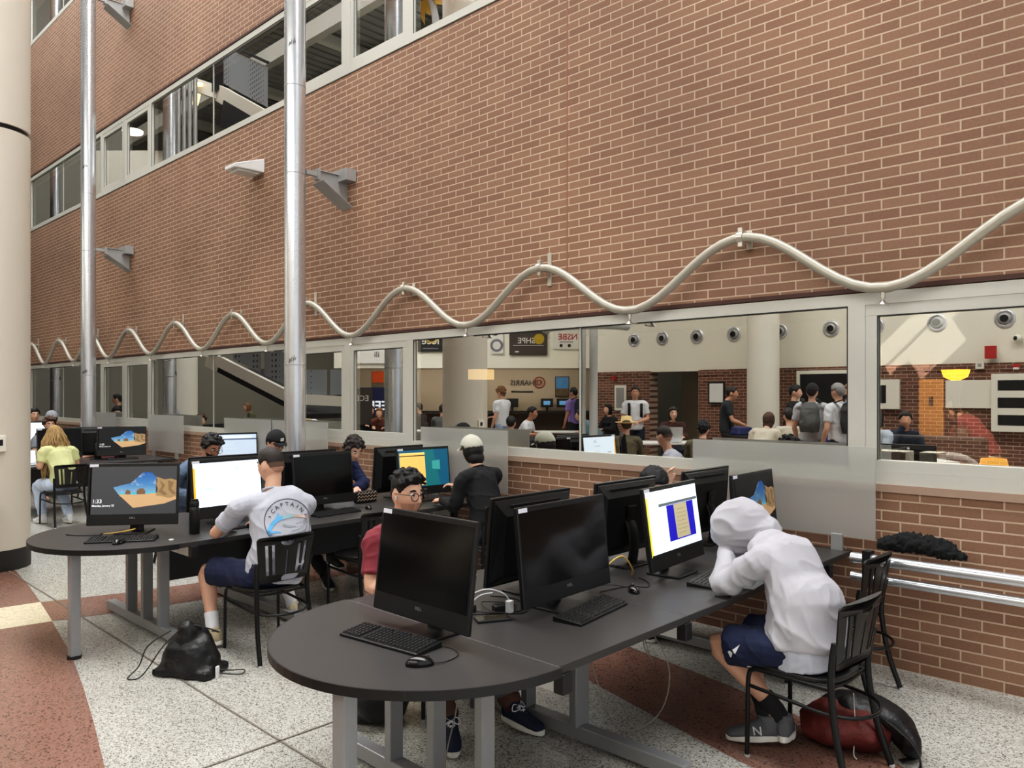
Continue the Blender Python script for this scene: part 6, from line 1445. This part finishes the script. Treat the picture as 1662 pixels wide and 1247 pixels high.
vp('man in a black cap with a grey backpack, mirrored standing from behind', 1316, 11.4, 150, base='stand', top=('tee', T('stone tee', (180, 182, 186))), bottom=('pants', T('slate trousers', (110, 124, 140))), hair=('short', 'dark'), seed=71, acc=(('cap', bk2), ('pack', T('pack grey', (92, 94, 92)), 'grey backpack mirrored on the man in a black cap')), J=dict(wrl=(.25, .1, 1.05), ell=(.05, .25, 1.12)))
vp('man in a white T-shirt with a black and grey backpack, mirrored at the board', 1361, 11.0, 200, base='stand', top=('tee', wt2), bottom=('pants', kh), hair=('short', 'grey'), seed=73, acc=(('pack', T('pack dark grey', (52, 54, 56)), 'black and grey backpack mirrored beside the white window post'),))
vp('bearded man in a bright blue T-shirt, mirrored beside the window post', 1376, 12.2, -20, base='stand', top=('tee', T('bright blue', (90, 168, 214))), bottom=('shorts', kh), hair=('short', 'light'), seed=75, skin='mid', acc=(('beard', 'brown'),))
vp('person dressed in black, mirrored standing left of the black cap', 1286, 13.5, 60, base='stand', top=('hoodie', bk2), bottom=('pants', bk2), hair=('short', 'black'), seed=77)
vp('dark-haired woman in a pale hoodie, mirrored seated in profile', 1428, 11.2, -75, top=('hoodie', T('pale blue fleece', (176, 186, 196))), bottom=('pants', kh), hair=('bob', 'black'), seed=79)
vp('person in a dark jacket with a hand at the mouth, mirrored seated', 1465, 11.6, -20, lean=10, top=('jacket', T('navy jacket', (34, 42, 58))), bottom=('pants', kh), hair=('short', 'dark'), seed=81, skin='mid', J=dict(wrl=(.2, .02, 1.14), ell=(.22, .2, .84)))
vp('standing person with fair hair in a white T-shirt and pale jeans, mirrored', 813, 17.0, -130, base='stand', top=('tee', wt2), bottom=('pants', T('light blue jeans', (150, 170, 200))), hair=('mop', 'light'), seed=83, J=dict(wrl=(.28, .0, 1.1), ell=(.08, .22, 1.12)))
vp('dark-haired person in a white T-shirt, mirrored seated near the bench', 846, 15.6, 70, lean=10, top=('tee', wt2), bottom=('pants', kh), hair=('short', 'black'), seed=85, skin='tan')
vp('person in a black top, mirrored seated beside the white T-shirts', 826, 13.6, 175, top=('hoodie', bk2), bottom=('pants', bk2), hair=('short', 'black'), seed=87)
vp('person in a dark coat, mirrored seated left of the cream column', 682, 19.9, -120, top=('hoodie', T('coat dark', (58, 48, 46))), bottom=('pants', kh), hair=('short', 'dark'), seed=89)
vp('grey-shirted person, mirrored seated beside the cream column', 715, 17.5, 170, top=('hoodie', T('dusty grey', (92, 94, 92))), bottom=('pants', kh), hair=('short', 'dark'), seed=91)
vp('dark-haired person in black, mirrored behind the back of a computer', 597, 20.3, 20, lean=20, top=('hoodie', bk2), bottom=('pants', bk2), hair=('bob', 'black'), seed=93)
vp('ginger-haired person, mirrored low over the back of a computer', 622, 18.9, -10, lean=24, top=('tee', T('rust tee', (120, 70, 56))), bottom=('pants', kh), hair=('bob', 'light'), seed=95)
vp('dark-haired person in a pale top bending forward, mirrored near the stair', 512, 20.2, -90, lean=26, top=('tee', wt2), bottom=('pants', kh), hair=('short', 'dark'), seed=97)
vp('person with auburn hair, mirrored under the stair', 412, 22.6, -60, lean=12, top=('tee', T('moss tee', (88, 88, 66))), bottom=('pants', kh), hair=('bob', 'light'), seed=99)
vp('silhouette of a person in black, mirrored in the far opening window', 190, 18.0, -80, base='stand', top=('hoodie', bk2), bottom=('pants', bk2), hair=('short', 'black'), seed=101, J=dict(wrl=(.32, .1, 1.1), ell=(.1, .2, 1.12)))
# dark board and black stand mirrored at the far left
t = thing('display_board', 'black board with a gold heading, mirrored at the far windows', 'board', (0, 0, 0)); n3 = -(V((FWD.x, -FWD.y, 0))); 
MM = wallM(V((X0+.16, -7.2, 1.9)), V((1, .2, 0)).normalized())
q = MB(); q.box((0, 0, 0), (1.35, 1.05, .05), MM); q.build('board', M_BLACK, t)
q = MB(); q.text('CAREERS', .2, MM @ Matrix.Translation((0, .34, .03)), bold=.01); q.build('heading', gold, t)
q = MB(); q.text('Posters', .15, MM @ Matrix.Translation((0, .12, .03))); 
for k in range(4): q.box((-.05*(k % 2), -.06-.1*k, .03), (.7-.12*(k % 3), .03, .004), MM)
q.build('small_print', M_PAPER, t)
# ------------------------------------------------------------------ the lounge seen through the right-hand pane
GA = W+.05
def dpt(u, Y, z=0.): p = atY(u, 640, Y); return V((p.x, Y, z))
M_SHADE = mat('lit amber shade', (255, 178, 70), .6, emit=2.2)
lf = thing('floor_lamp', 'lit torchiere floor lamp seen through the right window', 'lamp', dpt(1551, 10.6))
q = MB(); q.lathe([(.14, 0), (.14, .02), (.02, .04)], 20); q.build('base', M_BLACK, lf); q = MB(); q.tube([(0, 0, .03), (0, 0, 1.80)], .018, 10); q.build('pole', M_BLACK, lf)
q = MB(); q.lathe([(.03, 1.60), (.06, 1.84), (.08, 1.92)], 18); q.build('neck', M_BLACK, lf)
q = MB(); q.lathe([(.05, 1.94), (.13, 1.98), (.16, 2.07)], 24, cap=False); q.build('lamp_shade', mat('lit yellow bowl', (255, 190, 50), .6, emit=5.), lf)
tl = thing('table_lamp', 'lit amber table lamp behind the right window sill', 'lamp', dpt(1613, 7.6, .70))
q = MB(); q.lathe([(.07, 0), (.07, .02), (.03, .05), (.02, .22)], 18); q.build('base', M_BLACK, tl)
q = MB(); q.lathe([(.165, .22), (.095, .52), (.09, .52), (.16, .22)], 28, cap=False); q.build('lamp_shade', M_SHADE, tl)
q = MB(); q.tube([(-.06, -.10, .26), (-.045, -.08, .48)], .012, 8); q.build('clip', mat('clip brown', (96, 60, 30), .5), tl)
et = thing('side_table', 'small dark side table under the amber lamp', 'table', dpt(1613, 7.6)); q = MB(); q.box((0, 0, .685), (.5, .5, .03)); q.build('tabletop', M_BLACK, et)
for sx in (-.2, .2):
    for sy in (-.2, .2): q = MB(); q.tube([(sx, sy, 0), (sx, sy, .67)], .018, 8); q.build('leg', M_BLACK, et)
pl = thing('pendant_lamp', 'lit cream drum lamp glowing over the mirrored cream column', 'lamp', dpt(781, 7.0))
q = MB(); zc = atY(781, 605, 7.0).z; q.lathe([(.17, zc-.09), (.17, zc+.04)], 28, cap=False); q.build('lamp_shade', mat('lit cream shade', (255, 206, 130), .6, emit=1.5), pl)
q = MB(); q.tube([(0, 0, zc-.13), (0, 0, .0)], .015, 8); q.build('pole', M_BLACK, pl)
ac = thing('armchair', 'rounded grey armchair back behind the right window', 'armchair', dpt(1557, 10.2), R(90))
q = MB(); q.box((.1, 0, .45), (.7, .62, .25)); q.build('seat', mat('chair wool', (140, 142, 146), .9, 0, .1, 40), ac, .05)
q = MB(); q.lathe([(.0, -.06), (.30, -.05), (.36, 0), (.30, .05), (.0, .06)], 28, Matrix.Translation((-.24, 0, .75)) @ Matrix.Rotation(R(80), 4, 'Y')); q.build('backrest', mat('chair wool', (140, 142, 146), .9, 0, .1, 40), ac)
for sx in (-.2, .35):
    for sy in (-.25, .25): q = MB(); q.tube([(sx, sy, 0), (sx, sy, .35)], .02, 8); q.build('leg', M_BLACK, ac)
for u0, u1, Yc, z1, lb in ((1412, 1470, 9.3, 1.12, 'pale grey low cabinet just behind the right window'), (1492, 1524, 9.5, 1.11, 'second pale panel cabinet behind the right window')):
    p0, p1 = dpt(u0, Yc), dpt(u1, Yc); t = thing('cabinet', lb, 'cabinet', ((p0.x+p1.x)/2, Yc, 0)); w = p1.x-p0.x
    q = MB(); q.box((0, .15, z1/2), (w, .3, z1)); q.build('carcass', mat('cabinet grey', (190, 192, 188), .5), t, .004); q = MB(); q.box((w/2-.03, -.004, z1/2), (.05, .008, z1-.04)); q.build('edge_panel', M_STEELD, t)
t = thing('sofa', 'black high-backed sofa beyond the pale cabinets', 'sofa', dpt(1520, 10.6)); q = MB(); q.box((0, 0, .70), (1.1, .2, 1.1)); q.build('backrest', M_BLACK, t, .03); q = MB(); q.box((0, .4, .25), (1.3, .7, .4)); q.build('seat', M_BLACK, t, .03)
t = thing('wood_panel', 'upright amber wood panel lit by the floor lamp', 'panel', dpt(1512, 13.0)); q = MB(); q.box((0, 0, 1.0), (.34, .05, 2.0)); q.build('board', mat('amber wood', (190, 128, 60), .5, 0, .2, 8), t); q = MB(); q.box((0, -.03, 1.66), (.06, .01, .14)); q.build('handle', M_BLACK, t)
px = dpt(1606, 12.2); person('man in a red T-shirt and beige trousers leaning over, seen through the right window', px, 165, base='stand', top=('tee', T('red tee', (108, 30, 32))), bottom=('pants', T('beige chino', (196, 176, 142))), hair=('short', 'brown'), seed=111, vox=.011, eyes=False, skin='tan', lean=0,
    J=dict(waist=(.08, 0, 1.12), chest=(.26, 0, 1.34), neck=(.37, 0, 1.44), head=(.50, 0, 1.50), shl=(.30, .19, 1.37), shr=(.30, -.19, 1.37), ell=(.38, .26, 1.10), elr=(.38, -.26, 1.10), wrl=(.45, .2, .88), wrr=(.45, -.2, .88)), headrot=(0, 40, 0))
px = dpt(1596, 13.4); person('man in a brown shirt bending, hand on hip, beyond the red T-shirt', px, 170, base='stand', top=('tee', T('brown tee', (96, 66, 46))), bottom=('pants', kh), hair=('short', 'brown'), seed=113, vox=.012, eyes=False, skin='tan',
    J=dict(waist=(.06, 0, 1.13), chest=(.2, 0, 1.33), neck=(.3, 0, 1.45), head=(.42, 0, 1.53), shl=(.23, .19, 1.36), shr=(.23, -.19, 1.36), ell=(.0, .42, 1.2), elr=(.1, -.3, 1.1), wrl=(.02, .2, .98), wrr=(.2, -.22, .9)), headrot=(0, 30, 0))
px = dpt(1530, 11.6); person('person in dark clothes huddled low between the lamp and the red T-shirt', px, 60, top=('hoodie', bk2), bottom=('pants', bk2), hair=('bob', 'brown'), seed=115, vox=.013, lean=20, eyes=False, skin='mid')
# ------------------------------------------------------------------ light
S.cycles.use_light_tree = False
wd = bpy.data.worlds.new('world'); S.world = wd; wd.use_nodes = True
bg = wd.node_tree.nodes['Background']; bg.inputs[0].default_value = (.93, .96, 1., 1); bg.inputs[1].default_value = 1.0
def area(name, loc, target, sx, sy, power, col=(1, 1, 1), spread=None):
    l = bpy.data.lights.new(name, 'AREA'); l.shape = 'RECTANGLE'; l.size = sx; l.size_y = sy; l.energy = power; l.color = col
    if spread: l.spread = spread
    o = bpy.data.objects.new(name, l); COL.objects.link(o); o.location = loc
    o.rotation_euler = (V(target)-V(loc)).to_track_quat('-Z', 'Y').to_euler(); return o
area('skylight', (-8, 3.3, 15), (-8, 3.0, 0), 30, 3.6, 4000, (.98, .99, 1))
area('hall_fill', (-3.5, .9, 9.7), (-3.5, -5, 1.6), 11, 1.0, 400, (1, .97, .92), R(110))  # added fill for the mirrored white wall and people, no fixture hangs here
area('hall_fill_left', (-16.5, -.6, 7.5), (-16.8, -4.5, 1.6), 5, 1.5, 320, (1, .97, .92), R(110))  # extra unseen lamp that brightens the left part of the reflections
area('hall_fill_far_left', (-22, -.8, 7.5), (-23.5, -5, 1.5), 5, 1.5, 260, (1, .97, .92), R(120))  # another added lamp, lifting the dim far-left reflections
area('deck_fill', (-8, -3.5, 6.6), (-8, -3.4, 12), 22, .6, 260, (1, .97, .92))  # unseen lamp put in to lift the dark underside of the deck
area('front_fill', (-5, -4.6, 7.6), (-5, 5.3, 4.6), 15, 3.2, 620, (1, .985, .96))  # invented light panel for post highlights and soft frontal light on the brick
mid = (A+B)/2; rc = mid-nrm*.5; area('recess_fill', (rc.x, rc.y, 2.45), (rc.x-nrm.x*1.2, rc.y-nrm.y*1.2, 1.4), 6, .4, 70, (1, .9, .76))  # added lamp brightening the tan recess wall, no fitting belongs to it
# sun coming through the roof glazing onto the white wall
D = V((0, 1, .9)).normalized()
for (u0, v0, u1, v1, w_) in ((1424, 585, 1518, 492, .30), (1448, 600, 1542, 508, .16), (1490, 598, 1550, 540, .44)):
    a_, b_ = mirY(u0, v0, YB), mirY(u1, v1, YB); c = (a_+b_)/2; L = (b_-a_).length
    o = area('sunbeam', c+D*2.2, c, L, w_*.8, 1150*w_*L, (1, .95, .84), R(1))
    z = -(c-(c+D*2.2)).normalized(); x = (b_-a_); x = (x-z*x.dot(z)).normalized(); y = z.cross(x)
    o.rotation_euler = Matrix((x, y, z)).transposed().to_euler()
pt_ = bpy.data.lights.new('lounge_glow', 'POINT'); pt_.energy = 60; pt_.color = (1, .62, .25); pt_.shadow_soft_size = .1
o = bpy.data.objects.new('lounge_glow', pt_); COL.objects.link(o); o.location = dpt(1551, 10.4, 2.3)
pt_ = bpy.data.lights.new('lounge_fill', 'AREA'); pt_.energy = 430; pt_.size = 3; pt_.color = (1, .9, .75)
o = bpy.data.objects.new('lounge_fill', pt_); COL.objects.link(o); o.location = (-2.4, 10.5, 3.3)
